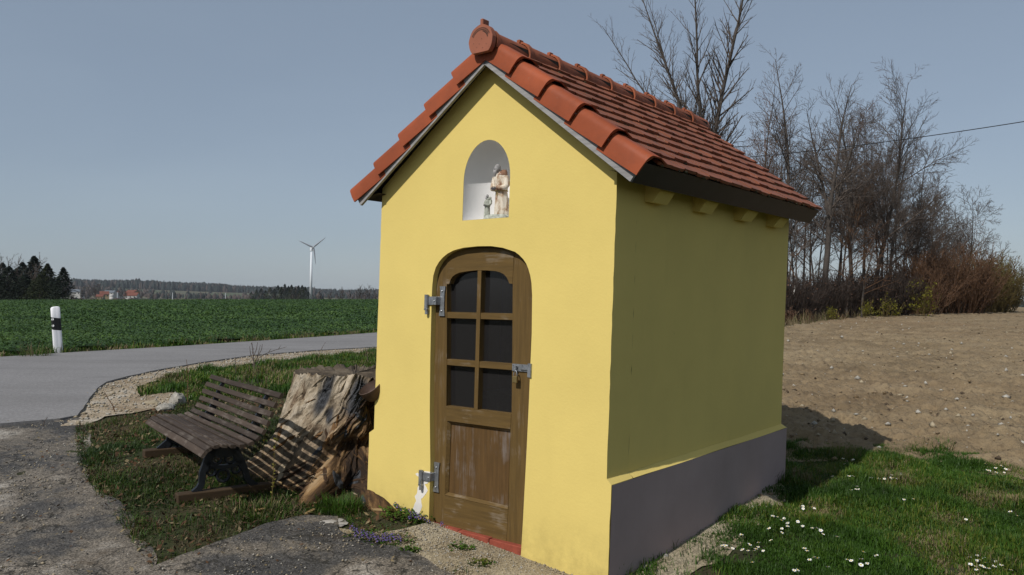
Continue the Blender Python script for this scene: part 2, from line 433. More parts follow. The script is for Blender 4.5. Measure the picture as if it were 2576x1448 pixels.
nt.links.new(cn.outputs['Fac'], cr.inputs[0])
mul = nt.nodes.new('ShaderNodeMix'); mul.data_type = 'RGBA'; mul.blend_type = 'MULTIPLY'; mul.inputs[0].default_value = 1
nt.links.new(hs.outputs[0], mxs.inputs[6]); nt.links.new(mxs.outputs[2], mul.inputs[6]); nt.links.new(cr.outputs[0], mul.inputs[7])
nt.links.new(mul.outputs[2], bg.inputs[0]); nt.links.new(bg.outputs[0], wo.inputs[0])
sl = bpy.data.lights.new('sun', 'SUN'); sl.energy = 3.7; sl.angle = math.radians(.53); sl.color = (1, .965, .925)
so = bpy.data.objects.new('sun', sl); COL.objects.link(so)
so.rotation_euler = (-to_sun).to_track_quat('-Z', 'Y').to_euler(); so.location = (0, 0, 30)
vs = scene.view_settings; vs.view_transform = 'Standard'; vs.look = 'None'; vs.exposure = 0; vs.gamma = 1

# ------------------------------------------------------------------ ground sheets
def inside(px, py, poly):
    px = np.asarray(px); py = np.asarray(py); r = np.zeros(px.shape, bool); n = len(poly); j = n-1
    for i in range(n):
        xi, yi = poly[i]; xj, yj = poly[j]
        c = ((yi > py) != (yj > py)) & (px < (xj-xi)*(py-yi)/((yj-yi) if abs(yj-yi) > 1e-12 else 1e-12)+xi)
        r ^= c; j = i
    return r
def W(pix): return [tuple(at(u, v)[:2]) for u, v in pix]
def polar(name, rs, azs, mat, zf, mask=None, kind='structure', smooth=True):
    A, R = np.meshgrid(azs, rs); x = R*np.sin(A); y = R*np.cos(A)
    v = np.stack([x, y, zf(x, y)], -1).reshape(-1, 3)
    nr, na = len(rs), len(azs)
    i, j = np.meshgrid(np.arange(nr-1), np.arange(na-1), indexing='ij'); b = i*na+j
    f = np.stack([b, b+1, b+na+1, b+na], -1).reshape(-1, 4)
    mi = None
    if mask is not None:
        c = v[f].mean(1); f = f[mask(c[:, 0], c[:, 1])]
        used = np.unique(f); mp = np.zeros(len(v), int); mp[used] = np.arange(len(used)); v = v[used]; f = mp[f]
    o = mesh_obj(name, v, f, mat, None, None, smooth)
    tag(o, kind=kind); return o
D2R = PI/180
az_all = np.concatenate([np.linspace(-180, -50, 27), np.linspace(-50, 50, 330)[1:], np.linspace(50, 180, 27)[1:]])*D2R
rs_all = np.concatenate([[.02, .5, 1, 1.5, 2, 2.5], np.geomspace(3, 4200, 300)])
g = polar('ground', rs_all, az_all, [M_dirt, M_far], lambda x, y: gz(x, y))
cen = np.empty(len(g.data.polygons)*3); g.data.polygons.foreach_get('center', cen); cen = cen.reshape(-1, 3)
g.data.polygons.foreach_set('material_index', (np.hypot(cen[:, 0], cen[:, 1]) > 118).astype(np.int32))

def sheet(name, poly, mat, zoff, step, jit=0, skirt=0, rough=0, rs=6.0, subd=None, seed=0):
    """draped sheet with a clean outline; the edge wanders by jit metres"""
    rd = random.Random(seed); pts = []
    n = len(poly); sd = subd or step
    for i in range(n):
        a = Vector(poly[i]); b = Vector(poly[(i+1) % n]); k = max(1, int((b-a).length/sd))
        d = (b-a).normalized(); nn = Vector((-d.y, d.x))
        for q in range(k):
            p = a + (b-a)*q/k
            o = jit*(2*float(fbm(p.x*rs*.3+seed, p.y*rs*.3, 4, 5))-1)*1.6
            pts.append(p + nn*o)
    nb = len(pts); P = np.array([(p.x, p.y) for p in pts])
    xs = np.arange(P[:, 0].min(), P[:, 0].max(), step); ys = np.arange(P[:, 1].min(), P[:, 1].max(), step)
    gx, gy = np.meshgrid(xs, ys); gx = gx.ravel(); gy = gy.ravel()
    k = inside(gx, gy, [tuple(p) for p in P]); gx = gx[k]; gy = gy[k]
    # keep interior points off the outline
    dm = np.full(len(gx), 1e9)
    for q in range(0, nb): dm = np.minimum(dm, (gx-P[q, 0])**2+(gy-P[q, 1])**2)
    k = dm > (.45*sd)**2; gx = gx[k]; gy = gy[k]
    allp = [Vector((float(a), float(b))) for a, b in P]+[Vector((float(a), float(b))) for a, b in zip(gx, gy)]
    ov, oe, of, *_ = geometry.delaunay_2d_cdt(allp, [(i, (i+1) % nb) for i in range(nb)], [list(range(nb))], 1, 1e-5)
    V = np.array([(p.x, p.y) for p in ov]); z = gz(V[:, 0], V[:, 1])+zoff
    if rough: z = z + rough*(fbm(V[:, 0]*rs, V[:, 1]*rs, 4, 3)-.5)
    verts = [(a, b, c) for (a, b), c in zip(V, z)]; faces = [tuple(f) for f in of]
    if skirt:
        from collections import Counter
        cnt = Counter()
        for f in faces:
            for q in range(len(f)): cnt[tuple(sorted((f[q], f[(q+1) % len(f)])))] += 1
        for (a, b), c in cnt.items():
            if c == 1:
                bs = len(verts); va, vb = verts[a], verts[b]
                verts += [(va[0], va[1], va[2]-skirt), (vb[0], vb[1], vb[2]-skirt)]; faces.append((a, b, bs+1, bs))
    o = mesh_obj(name, verts, faces, mat, None, None, False); tag(o, kind='structure'); return o

# outlines, walked round on the ground
road_far = [(-330, 918), (0, 903), (150, 893), (400, 878), (640, 862), (800, 851), (945, 840), (1100, 829), (1250, 819)]
road_near = [(1250, 857), (1100, 867), (945, 877), (800, 885), (640, 898), (500, 918), (400, 936), (320, 953), (272, 967), (240, 988), (220, 1012), (207, 1035), (193, 1053), (150, 1061), (60, 1069), (0, 1074), (-330, 1100)]
P_road = W(road_far+road_near)
sheet('road', P_road, M_asphalt, .035, .5, .025, .06, subd=.12)
P_should = W([(1250, 845), (1100, 860), (945, 870), (800, 880), (640, 890), (500, 908), (400, 926), (320, 943), (262, 960), (225, 985), (205, 1010), (195, 1030), (150, 1050), (150, 1075),
              (206, 1072), (262, 1052), (335, 1043), (430, 1022), (470, 1010), (440, 988), (352, 1002), (340, 975), (420, 950), (520, 931), (640, 917), (760, 905), (860, 895), (945, 886), (1100, 878), (1250, 868)])
sheet('gravel_shoulder', P_should, M_shoulder, .012, .22, .07, 0, .03, subd=.1, seed=3)
P_lane = W([(-500, 1092), (0, 1066), (150, 1054), (207, 1060), (203, 1090), (212, 1150), (235, 1205), (285, 1268), (330, 1330), (372, 1395), (392, 1448), (430, 1560), (500, 1900), (-1400, 1900), (-900, 1300)])
sheet('lane', P_lane, M_lane, .010, .11, .10, 0, .04, subd=.06, seed=5)
P_slab = W([(392, 1450), (470, 1412), (556, 1376), (622, 1350), (700, 1330), (775, 1306), (860, 1306), (885, 1345), (935, 1378), (1000, 1394), (1050, 1412), (1130, 1450), (1260, 1540), (1330, 1900), (500, 1900)])
sheet('asphalt_apron', P_slab, M_lane, .028, .09, .075, .06, .025, subd=.04, seed=9)
P_sand = W([(850, 1335), (940, 1345), (1010, 1338), (1085, 1318), (1200, 1350), (1310, 1392), (1345, 1410), (1400, 1432), (1500, 1470), (1560, 1520), (1600, 1900), (1250, 1900), (1150, 1500), (1040, 1420), (930, 1390)])
sheet('gravel_strip', P_sand, M_sand, .012, .06, .04, 0, .02, subd=.04, seed=11)

# ploughed field: clods are real relief, finest where it is nearest
P_soil = W([(1880, 1110), (1985, 1166), (2100, 1162), (2200, 1168), (2330, 1176), (2450, 1192), (2576, 1210), (2900, 1260)]) + [(34, 14), (85, 60), (85, 115), (26, 118), (27, 64)] + W([(2290, 786), (2200, 797), (2100, 810), (2000, 826), (1900, 842)]) + [(-1.5, 12)]
def soil_z(x, y):
    R = np.hypot(x, y)
    n = fbm(x*3.2, y*3.2, 5, 21, .6); n2 = fbm(x*.9, y*.9, 3, 31)
    furrow = np.sin((x*.80+y*.6)*2*PI/1.1+3*n2)
    n3 = fbm(x*11, y*11, 3, 33, .6)
    return gz(x, y)+.010+soil_fade(x, y)*np.maximum(.075+.20*(n-.45)+.07*(n2-.5)+.13*(n3-.5)+.014*furrow, .004)
_near = np.array(W([(1700, 1060), (1880, 1085), (1985, 1150), (2100, 1146), (2200, 1152), (2330, 1160), (2450, 1176), (2576, 1192), (2900, 1240)]))
def soil_fade(x, y):
    x = np.asarray(x, float); d = np.full(x.shape, 1e9)
    for (ax, ay), (bx, by) in zip(_near[:-1], _near[1:]):
        L2 = (bx-ax)**2+(by-ay)**2; t = np.clip(((x-ax)*(bx-ax)+(y-ay)*(by-ay))/L2, 0, 1); d = np.minimum(d, np.hypot(x-ax-t*(bx-ax), y-ay-t*(by-ay)))
    beyond = inside(x, np.asarray(y, float), [tuple(p) for p in _near]+[(40, 14), (90, 130), (-30, 130), (-4, 8)])
    return np.clip(d/.4, 0, 1)*beyond
polar('ploughed_field', np.geomspace(6.0, 118, 620), np.linspace(-5, 48, 420)*D2R, M_soil, soil_z, lambda x, y: inside(x, y, P_soil))

# left field: crop sheet and leaves
def crop_z(x, y):
    R = np.hypot(x, y); return gz(x, y)+.05+.12*(fbm(x*2.2, y*2.2, 4, 41)-.35)*np.clip((R-8)/4, 0, 1)
P_field = W([(-700, 920), (-330, 912), (0, 897), (150, 888), (400, 873), (640, 858), (800, 847), (945, 836), (1100, 825), (1300, 812)]) + [(18, 117), (-85, 117), (-140, 30)]
polar('crop_ground', np.geomspace(12, 117, 210), np.linspace(-62, 3, 330)*D2R, M_crop, crop_z, lambda x, y: inside(x, y, P_field))
def leaf_field(n):
    r = np.exp(rng.uniform(np.log(13), np.log(112), n)); a = rng.uniform(-36, -4, n)*D2R
    x = r*np.sin(a); y = r*np.cos(a); k = inside(x, y, P_field); x, y, r = x[k], y[k], r[k]; n = len(x)
    z = crop_z(x, y)+rng.uniform(.01, .09, n)
    s = rng.uniform(.022, .055, n)*np.clip(r/22, 1, 2.2); th = rng.uniform(0, 2*PI, n); tilt = rng.uniform(-.1, .75, n)
    dx, dy = np.cos(th), np.sin(th); ct, st = np.cos(tilt), np.sin(tilt)
    c = np.stack([x, y, z], -1); u = np.stack([dx*ct, dy*ct, st], -1)*s[:, None]; v = np.stack([-dy, dx, rng.uniform(-.3, .3, n)], -1)*(s*.42)[:, None]
    V = np.stack([c-u*.9, c-u*.1+v, c+u, c-u*.1-v], 1).reshape(-1, 3)
    F = np.arange(4*n).reshape(n, 4)
    ns = fbm(x*.5, y*.5, 4, 77)+rng.uniform(-.25, .25, n)
    mi = np.where(ns < .40, 1, np.where(ns > .66, 2, 0))
    return V, F, mi
V, F, mi = leaf_field(230000)
tag(mesh_obj('crop_leaves', V, F, [M_crop1, M_crop2, M_crop3], None, mi), 'dense low leafy green crop covering the flat field', 'crop', kind='stuff')

# ------------------------------------------------------------------ grass
def blades(poly, n, h, wd, mixp, dens=None, seed=0, lean=.5, zf=gz, zo=0.0):
    r = np.random.default_rng(seed); P = np.array(poly); lo, hi = P.min(0), P.max(0)
    x = r.uniform(lo[0], hi[0], n*4); y = r.uniform(lo[1], hi[1], n*4)
    k = inside(x, y, poly)
    if dens is not None: k &= r.uniform(0, 1, len(x)) < dens(x, y)
    x, y = x[k][:n], y[k][:n]; n = len(x)
    tuft = fbm(x*3.5, y*3.5, 3, seed+5)
    hh = r.uniform(h[0], h[1], n)*(.5+1.1*np.clip((tuft-.3)*2.2, 0, 1)); th = r.uniform(0, 2*PI, n); ln = np.abs(r.normal(0, lean, n))+.08
    z = zf(x, y)-.006+zo
    d = np.stack([np.cos(th), np.sin(th)], -1); q = np.stack([-d[:, 1], d[:, 0]], -1); w_ = r.uniform(wd[0], wd[1], n)
    def P3(t, s, side):
        bend = ln*t*t
        xy = np.stack([x, y], -1)+d*(hh*bend)[:, None]+q*(w_*s*side)[:, None]
        return np.concatenate([xy, (z+hh*(t-.35*bend*t))[:, None]], 1)
    V = np.stack([P3(0, .5, -1), P3(0, .5, 1), P3(.55, .42, 1), P3(.55, .42, -1), P3(1, .12, 1), P3(1, .12, -1)], 1).reshape(-1, 3)
    b = np.arange(n)[:, None]*6
    F = np.concatenate([b+np.array([[0, 1, 2, 3]]), b+np.array([[3, 2, 4, 5]])], 1).reshape(-1, 4)
    ns = fbm(x*2.1+9, y*2.1, 4, seed+50)*.8+r.uniform(0, .35, n)
    cuts = np.cumsum(mixp)/sum(mixp); rank = np.argsort(np.argsort(ns))/max(1, n)
    mi = np.repeat(np.searchsorted(cuts, rank), 2)
    return V, F, np.clip(mi, 0, 3)
G_M = [M_g2, M_g1, M_g3, M_g4]
P_lawn = W([(1540, 1452), (1600, 1405), (1700, 1345), (1800, 1288), (1975, 1188), (1975, 1122), (2040, 1114), (2100, 1116), (2200, 1121), (2330, 1128), (2450, 1141), (2576, 1158), (2760, 1180), (3300, 1240), (3900, 1330), (3900, 1800), (1450, 1700), (1440, 1500)])
def lawn_dens(x, y):
    lx = CY*(x-BX)+SY*(y-BY); ly = -SY*(x-BX)+CY*(y-BY)
    strip = np.clip((lx-.03)/.45, .0, 1)
    bare = fbm(x*2.6, y*2.6, 4, 91)
    d = np.where(lx < .5, np.clip((bare-.40)*5, .06, 1)*(.35+.65*strip), np.clip((bare-.22)*6, .35, 1))
    return np.where(ly < -.02, np.minimum(d, np.clip((lx+.1)*3, .05, 1)), np.where(ly > 2.6, np.clip((fbm(x*3, y*3, 3, 95)-.2)*4, .45, 1), d))
V, F, mi = blades(P_lawn, 330000, (.028, .070), (.004, .008), (.36, .38, .18, .08), lawn_dens, 3)
tag(mesh_obj('lawn_grass', V, F, G_M, None, mi), 'short green spring grass with daisies beside the chapel', 'grass', kind='stuff')
P_isl = W([(190, 1078), (300, 1055), (430, 1026), (560, 1000), (760, 985), (960, 985), (960, 1290), (1085, 1318), (1010, 1345), (890, 1350), (865, 1300), (775, 1300), (622, 1345), (470, 1408), (390, 1452), (350, 1395), (310, 1338), (262, 1272), (212, 1205), (192, 1150)])
def isl_dens(x, y): return np.clip((fbm(x*2.3, y*2.3, 5, 61)-.36)*6, .28, 1)
M_i1 = leafm('shaded_turf', (.048, .092, .013)); M_i2 = leafm('moss_turf', (.030, .058, .009)); M_i3 = leafm('olive_turf', (.085, .10, .018)); M_i4 = leafm('dead_turf', (.115, .085, .050), .15, .9)  # turf greens darkened for shade near bench and stump, with moss and brown
V, F, mi = blades(P_isl, 52000, (.022, .06), (.004, .008), (.42, .22, .12, .24), isl_dens, 13, .9)
tag(mesh_obj('rough_grass', V, F, [M_i2, M_i1, M_i3, M_i4], None, mi), 'rough green and straw grass under and around the slatted bench', 'grass', kind='stuff')
P_mid = W([(342, 985), (420, 952), (520, 932), (640, 918), (760, 906), (860, 897), (945, 888), (1050, 881), (1050, 1000), (700, 1000), (470, 1012), (440, 990), (355, 1002)])
V, F, mi = blades(P_mid, 42000, (.05, .11), (.008, .014), (.34, .40, .14, .12), lambda x, y: np.clip((fbm(x*1.1, y*1.1, 4, 62)-.25)*4, .2, 1), 23, .6)
tag(mesh_obj('verge_grass', V, F, G_M, None, mi), 'green grass strip between the gravel road edge and the stump', 'grass', kind='stuff')
P_edge = W([(-100, 908), (0, 903), (150, 893), (400, 878), (640, 862), (800, 851), (945, 840), (1000, 836), (1000, 831), (945, 835), (800, 846), (640, 856), (400, 871), (150, 885), (0, 894), (-100, 898)])
V, F, mi = blades(P_edge, 12000, (.06, .16), (.012, .02), (.32, .30, .16, .22), None, 29, .7)
tag(mesh_obj('field_edge_grass', V, F, G_M, None, mi), 'thin rough grass line between the far road edge and the crop', 'grass', kind='stuff')
V, F, mi = blades(P_sand, 2600, (.02, .05), (.004, .008), (.4, .4, .1, .1), lambda x, y: np.clip((fbm(x*4.5, y*4.5, 3, 66)-.55)*9, 0, 1), 31, .9)
tag(mesh_obj('gravel_weeds', V, F, G_M, None, mi), 'small weed tufts growing in the pale gravel by the door', 'weeds', kind='stuff')
# leaf litter under the bench and soil crumbs
def scraps(poly, n, s0, s1, mats, seed, zf=gz, flat=.5, dens=None):
    r = np.random.default_rng(seed); P = np.array(poly); lo, hi = P.min(0), P.max(0)
    x = r.uniform(lo[0], hi[0], n*3); y = r.uniform(lo[1], hi[1], n*3); k = inside(x, y, poly)
    if dens is not None: k &= r.uniform(0, 1, len(x)) < dens(x, y)
    x, y = x[k][:n], y[k][:n]; n = len(x); th = r.uniform(0, 2*PI, n); s = r.uniform(s0, s1, n); t = r.normal(0, flat, n)
    u = np.stack([np.cos(th), np.sin(th), t], -1)*s[:, None]; v = np.stack([-np.sin(th), np.cos(th), r.normal(0, flat, n)], -1)*(s*.55)[:, None]
    c = np.stack([x, y, zf(x, y)+r.uniform(.01, .03, n)], -1)
    V = np.stack([c-u, c+v, c+u, c-v], 1).reshape(-1, 3)
    return V, np.arange(4*n).reshape(n, 4), r.integers(0, len(mats), n)
V, F, mi = scraps(P_isl, 4500, .008, .024, [M_litter, M_g4, M_litter], 5)
tag(mesh_obj('leaf_litter', V, F, [M_litter, M_g4, M_litter], None, mi), 'scattered brown dead leaves and straw on the ground by the bench', 'leaf litter', kind='stuff')

for nm_, P_, n_, sd_, lb_ in (('lane_litter', P_lane, 900, 6, 'dead leaf bits and straw blown over the crumbling lane'), ('apron_litter', P_slab, 260, 7, 'straw and leaf bits lying on the asphalt apron')):
    V, F, mi = scraps(P_, n_, .006, .018, [M_litter, M_g4], sd_, lambda x, y: gz(x, y)+.022, .3)
    tag(mesh_obj(nm_, V, F, [M_litter, M_g4], None, mi), lb_, 'leaf litter', kind='stuff')
def pebbles(name, poly, n, s0, s1, mats, seed, zf, label, dens=None, cat='stones', pw=2.5):
    r = np.random.default_rng(seed); P = np.array(poly); lo, hi = P.min(0), P.max(0)
    x = r.uniform(lo[0], hi[0], n*6); y = r.uniform(lo[1], hi[1], n*6); k = inside(x, y, poly)
    if dens is not None: k &= r.uniform(0, 1, len(x)) < dens(x, y)
    x, y = x[k][:n], y[k][:n]; n = len(x)
    s = s0+(s1-s0)*r.uniform(0, 1, n)**pw
    base = np.array([[1, 0, 0], [0, 1, 0], [-1, 0, 0], [0, -1, 0], [.1, 0, .75], [0, .1, -.6]])
    V = base[None]*(s[:, None]*r.uniform(.6, 1.2, (n, 3)))[:, None, :]*r.uniform(.75, 1.25, (n, 6, 1))
    th = r.uniform(0, 2*PI, n); c, s_ = np.cos(th)[:, None], np.sin(th)[:, None]
    V = np.stack([V[..., 0]*c-V[..., 1]*s_, V[..., 0]*s_+V[..., 1]*c, V[..., 2]], -1)+np.stack([x, y, zf(x, y)+s*.2], -1)[:, None, :]
    f = np.array([[0, 1, 4], [1, 2, 4], [2, 3, 4], [3, 0, 4], [1, 0, 5], [2, 1, 5], [3, 2, 5], [0, 3, 5]])
    F = (np.arange(n)[:, None, None]*6+f[None]).reshape(-1, 3)
    o = mesh_obj(name, V.reshape(-1, 3), F, mats, None, np.repeat(r.integers(0, len(mats), n), 8))
    return tag(o, label, cat, kind='stuff')
M_stoneb = simple('brown_clod', (.185, .136, .084), .95, 0, .3, 9, .4); M_stoned = simple('dark_clod', (.065, .046, .029), .95, 0, .3, 9, .4); M_stoneg = simple('grey_grit', (.13, .12, .11), .95, 0, .3, 9, .3)
M_stonet = simple('tan_grit', (.30, .25, .17), .95, 0, .25, 9, .3)
pebbles('field_stones', P_soil, 12000, .009, .055, [M_stone, M_stonet, M_stone], 41, soil_z, 'small pale limestone pieces strewn over the ploughed soil', lambda x, y: np.clip(12/np.hypot(x, y), 0, 1)**1.3, pw=3.2)
pebbles('soil_clods', P_soil, 26000, .010, .048, [M_stoneb, M_stoned, M_soil], 42, soil_z, 'brown crumbs and clods on the ploughed soil', lambda x, y: np.clip(11/np.hypot(x, y), 0, 1)**1.4, 'clods')
lane_z = lambda x, y: gz(x, y)+.012
pebbles('lane_gravel', P_lane, 6500, .003, .012, [M_stoneg, M_stonet, M_stone, M_stoneg], 43, lane_z, 'loose grey and pale grit on the crumbling lane', lambda x, y: np.clip((fbm(x*1.1, y*1.1, 3, 71)-.35)*4, .1, 1)*np.clip(9/np.hypot(x, y), 0, 1), 'grit')
pebbles('apron_gravel', P_slab, 2000, .003, .011, [M_stone, M_stonet, M_stoneg], 44, lambda x, y: gz(x, y)+.034, 'white grit lying on the old asphalt apron', lambda x, y: np.clip((fbm(x*2.1, y*2.1, 3, 72)-.45)*6, .05, 1), 'grit')
pebbles('door_gravel', P_sand, 9000, .003, .011, [M_stonet, M_stonet, M_stone], 45, lambda x, y: gz(x, y)+.014, 'fine sandy gravel in front of the chapel door', None, 'gravel')
pebbles('shoulder_gravel', P_should, 7000, .006, .028, [M_stonet, M_stone], 46, lambda x, y: gz(x, y)+.014, 'pale limestone gravel along the road edge', None, 'gravel')
P_plin = [l2w(.05, -.3), l2w(.34, -.25), l2w(.36, 1.4), l2w(.22, 2.6), l2w(.05, 2.6)]
sheet('bare_strip', [l2w(.03, .02), l2w(.16, -.16), l2w(.34, .1), l2w(.28, .7), l2w(.36, 1.2), l2w(.24, 1.8), l2w(.26, 2.3), l2w(.03, 2.75)], M_sand, .010, .06, .07, 0, .02, subd=.05, seed=15)
pebbles('foundation_stones', P_plin, 1100, .005, .035, [M_stone, M_stonet, M_stoneb], 47, gz, 'crumbled pale mortar and stones along the foot of the plinth', lambda x, y: np.clip((fbm(x*4, y*4, 3, 73)-.5)*7, 0, 1), 'rubble')
# ------------------------------------------------------------------ chapel
chapel = empty('chapel', (BX, BY, 0), YAW, 'small yellow wayside chapel with red tiled roof and arched brown door', 'chapel')
def sh(mb):                                      # the old walls lean a little
    mb.v = [(x+SH*z, y, z) for x, y, z in mb.v]; return mb
Wd, Dp = 2.05, 2.85
rdj = random.Random(3)
def subdiv(poly, step, jit):
    out = []; n = len(poly)
    for i in range(n):
        a, b = poly[i], poly[(i+1) % n]; L = math.hypot(b[0]-a[0], b[1]-a[1]); k = max(1, int(L/step))
        for q in range(k):
            t = q/k; out.append((a[0]+(b[0]-a[0])*t+rdj.uniform(-jit, jit), a[1]+(b[1]-a[1])*t+rdj.uniform(-jit, jit)))
    return out
AX, AZ = -.975, 3.215
door_out = [(-1.449, -.20), (-1.455, .418), (-1.478, .80), (-1.490, 1.171), (-1.496, 1.60), (-1.494, 1.68), (-1.487, 1.755), (-1.466, 1.812), (-1.435, 1.852), (-1.400, 1.882), (-1.355, 1.908), (-1.30, 1.928), (-1.208, 1.944), (-1.077, 1.950), (-.961, 1.947), (-.857, 1.932), (-.755, 1.903), (-.720, 1.882), (-.684, 1.853), (-.658, 1.823), (-.640, 1.79), (-.622, 1.745), (-.611, 1.70), (-.602, 1.62), (-.595, 1.372), (-.600, .90), (-.605, .60), (-.614, .197), (-.620, 0), (-.630, -.20)]
NCX, NR, NZ0, NZS, NZH = -1.022, .205, 2.131, 2.40, .262
niche_out = [(NCX-NR, NZ0), (NCX-NR, NZS)] + [(NCX-NR*math.cos(PI*i/20), NZS+NZH*math.sin(PI*i/20)) for i in range(1, 20)] + [(NCX+NR, NZS), (NCX+NR, NZ0)]
outer = [(-2.11, -.3), (-2.105, .575), (-2.055, .605), (-2.048, 2.415), (AX, AZ), (0, 2.425), (0, .532), (.033, .498), (.033, -.3)]
outer_s = subdiv(outer, .07, .0022)
wall_mb = poly_prism(outer_s, [door_out, niche_out], 0, .25)
# the long side wall with its sloping ledge, and the other two walls
ns = 40
def wav(y, z): return .004*math.sin(y*3.1+z*2)+.003*math.sin(y*7.3)
zs = list(np.linspace(.532, 2.44, 22)); ysd = list(np.linspace(.25, Dp, ns)); grid = []
for z in zs:
    grid.append([(-.003*(j/ns) + (wav(y, z) if j else 0), y, z) for j, y in enumerate(ysd)])
v = [p for r in grid for p in r]; n2 = len(ysd)
wall_mb.add(v, [(i*n2+j, i*n2+j+1, (i+1)*n2+j+1, (i+1)*n2+j) for i in range(len(zs)-1) for j in range(n2-1)])
led = []
for j, y in enumerate(ysd):
    led += [(-.003*(j/ns)+(wav(y, .532) if j else 0)-.004, y, .533), (.0395-.001*rdj.random(), y, .498+.002*math.sin(y*5))]
led += [(-.03, Dp+.03, .533), (.0395, Dp+.03, .498)]
wall_mb.add(led, [(2*j, 2*j+1, 2*j+3, 2*j+2) for j in range(len(led)//2-1)])
wall_mb.box(-2.05, -1.85, .252, Dp, -.3, 2.44).box(-1.85, -.01, Dp-.2, Dp-.001, -.3, 2.5)
wall_mb.add([(-2.048, Dp, 2.44), (0, Dp, 2.44), (AX, Dp, AZ)], [(0, 1, 2)])
wall = sh(wall_mb).build('wall', M_yellow, chapel, True, math.radians(25))
pl = MB()
gy = list(np.linspace(.004, Dp+.03, 30))
pl.add([(.0375+.001*math.sin(y*4), y, z) for z in (-.35, .496) for y in gy], [(j, j+1, 30+j+1, 30+j) for j in range(29)])
pl.add([(.0375, Dp+.03, -.35), (-2.05, Dp+.03, -.35), (-2.05, Dp+.03, .5), (.0375, Dp+.03, .497)], [(0, 1, 2, 3)])
sh(pl).build('plinth', M_plinth, chapel, True, math.radians(30))
# niche shell
nm = MB(); N1, N2, ND = 24, 10, .245
rows = []
for z in np.linspace(NZ0, NZS, 6): rows.append([(NCX-NR*math.cos(PI*j/N1), ND*math.sin(PI*j/N1)+.002, z) for j in range(N1+1)])
for q in range(1, N2+1):
    a = PI/2*q/N2; rows.append([(NCX-NR*math.cos(PI*j/N1)*math.cos(a), ND*math.sin(PI*j/N1)*math.cos(a)+.002, NZS+NZH*math.sin(a)) for j in range(N1+1)])
v = [p for r in rows for p in r]; k = N1+1
nm.add(v, [(i*k+j, (i+1)*k+j, (i+1)*k+j+1, i*k+j+1) for i in range(len(rows)-1) for j in range(N1)])
nm.add([(p[0], p[1], NZ0+.001) for p in rows[0]], [tuple(range(k))])
sh(nm).build('niche', M_white, chapel, True, math.radians(40))
# flaked render by the lower hinge
fl = [(-1.575, .345), (-1.60, .33), (-1.555, .315), (-1.545, .36), (-1.50, .365), (-1.455, .37), (-1.458, .30), (-1.50, .27), (-1.47, .23), (-1.50, .19), (-1.535, .16), (-1.52, .11), (-1.545, .06), (-1.56, .02), (-1.62, .05), (-1.605, .10), (-1.585, .14), (-1.60, .17), (-1.572, .2), (-1.575, .24), (-1.555, .26), (-1.535, .285), (-1.53, .31)]
f2 = subdiv([(a, b) for a, b in fl], .02, .004)
sh(poly_prism(f2, [], -.0015, .01, back=False)).build('bare_plaster', M_chip, wall)
# interior: a dark room with a pale altar shelf behind the glass
im = MB(); im.box(-1.84, -.05, 1.2, 1.22, -.2, 2.3)
sh(im).build('inner_wall', simple('dim_inner_wall', (.16, .15, .14)), chapel)
al = MB(); al.box(-1.75, -.1, .85, 1.15, -.1, .84).box(-1.35, -1.05, .95, .97, .84, 1.1).box(-.85, -.55, .95, .97, .84, 1.1)
alt = empty('altar_shelf', (BX, BY, 0), YAW, 'dim altar shelf with pale cards behind the door glass', 'altar')
sh(al).build('shelf', simple('dim_altar_cloth', (.45, .43, .42)), alt)

# door
DY = .045
def D(pts, y=DY): return [dp(x, z, y) for x, z in pts]
door = MB()
do = []
for x, z in door_out:
    cx, cz = -1.05, .9; do.append((x-.004*math.copysign(1, x-cx), z-.006 if z > 1.0 else max(z, .012)))
do[0] = (do[0][0], .012); do[-1] = (do[-1][0], -.010)
do = [(x - .010, z) if x > -1.05 else (x-.02, z) for x, z in do]
g_open = D([(-1.352, 1.696), (-1.329, 1.696), (-1.318, 1.722), (-1.299, 1.746), (-1.27, 1.762), (-1.233, 1.773), (-1.16, 1.782), (-1.081, 1.787), (-.99, 1.785), (-.912, 1.779), (-.87, 1.770), (-.839, 1.757), (-.815, 1.737), (-.802, 1.718), (-.791, 1.697), (-.764, 1.695), (-.746, 1.17), (-.737, .847), (-1.319, .847), (-1.335, 1.3)][::-1])
p_open = D([(-1.303, .742), (-.742, .745), (-.737, .224), (-1.304, .228)])
door = sh(poly_prism(do, [g_open, p_open], DY, DY+.05)).build('door', M_door, chapel)
# rails run crosswise: faces proud of the stiles by a hair
rl = MB()
def front_face(pts, y): sh(poly_prism(pts, [], y, DY+.01, MB(), 0, back=False)).build('rail', M_doorh, door)
front_face(D([(-1.318, .845), (-.738, .845), (-.742, .747), (-1.303, .744)]), DY-.003)
front_face(D([(-1.303, .222), (-.738, .219), (-.742, .005), (-1.302, .02)]), DY-.003)
front_face(D([(-1.352, 1.694), (-1.329, 1.694), (-1.318, 1.722), (-1.299, 1.746), (-1.27, 1.762), (-1.233, 1.773), (-1.16, 1.782), (-1.081, 1.787), (-.99, 1.785), (-.912, 1.779), (-.87, 1.770), (-.839, 1.757), (-.815, 1.737), (-.802, 1.718), (-.791, 1.697), (-.764, 1.693), (-.762, 1.885), (-.86, 1.921), (-.96, 1.935), (-1.077, 1.938), (-1.2, 1.932), (-1.29, 1.918), (-1.352, 1.89)]), DY-.003)
for a, b, c, e in ((-1.345, -.757, 1.50, 1.458), (-1.330, -.746, 1.172, 1.131)):
    P = D([(a, c), (b, c), (b, e), (a, e)]); sh(poly_prism(P, [], DY+.004, DY+.048, MB(), 0)).build('glazing_rail', M_doorh, door)
mu = MB(); poly_prism(D([(-1.070, 1.786), (-1.037, 1.786), (-1.029, .846), (-1.063, .846)]), [], DY-.001, DY+.047, mu, 0)
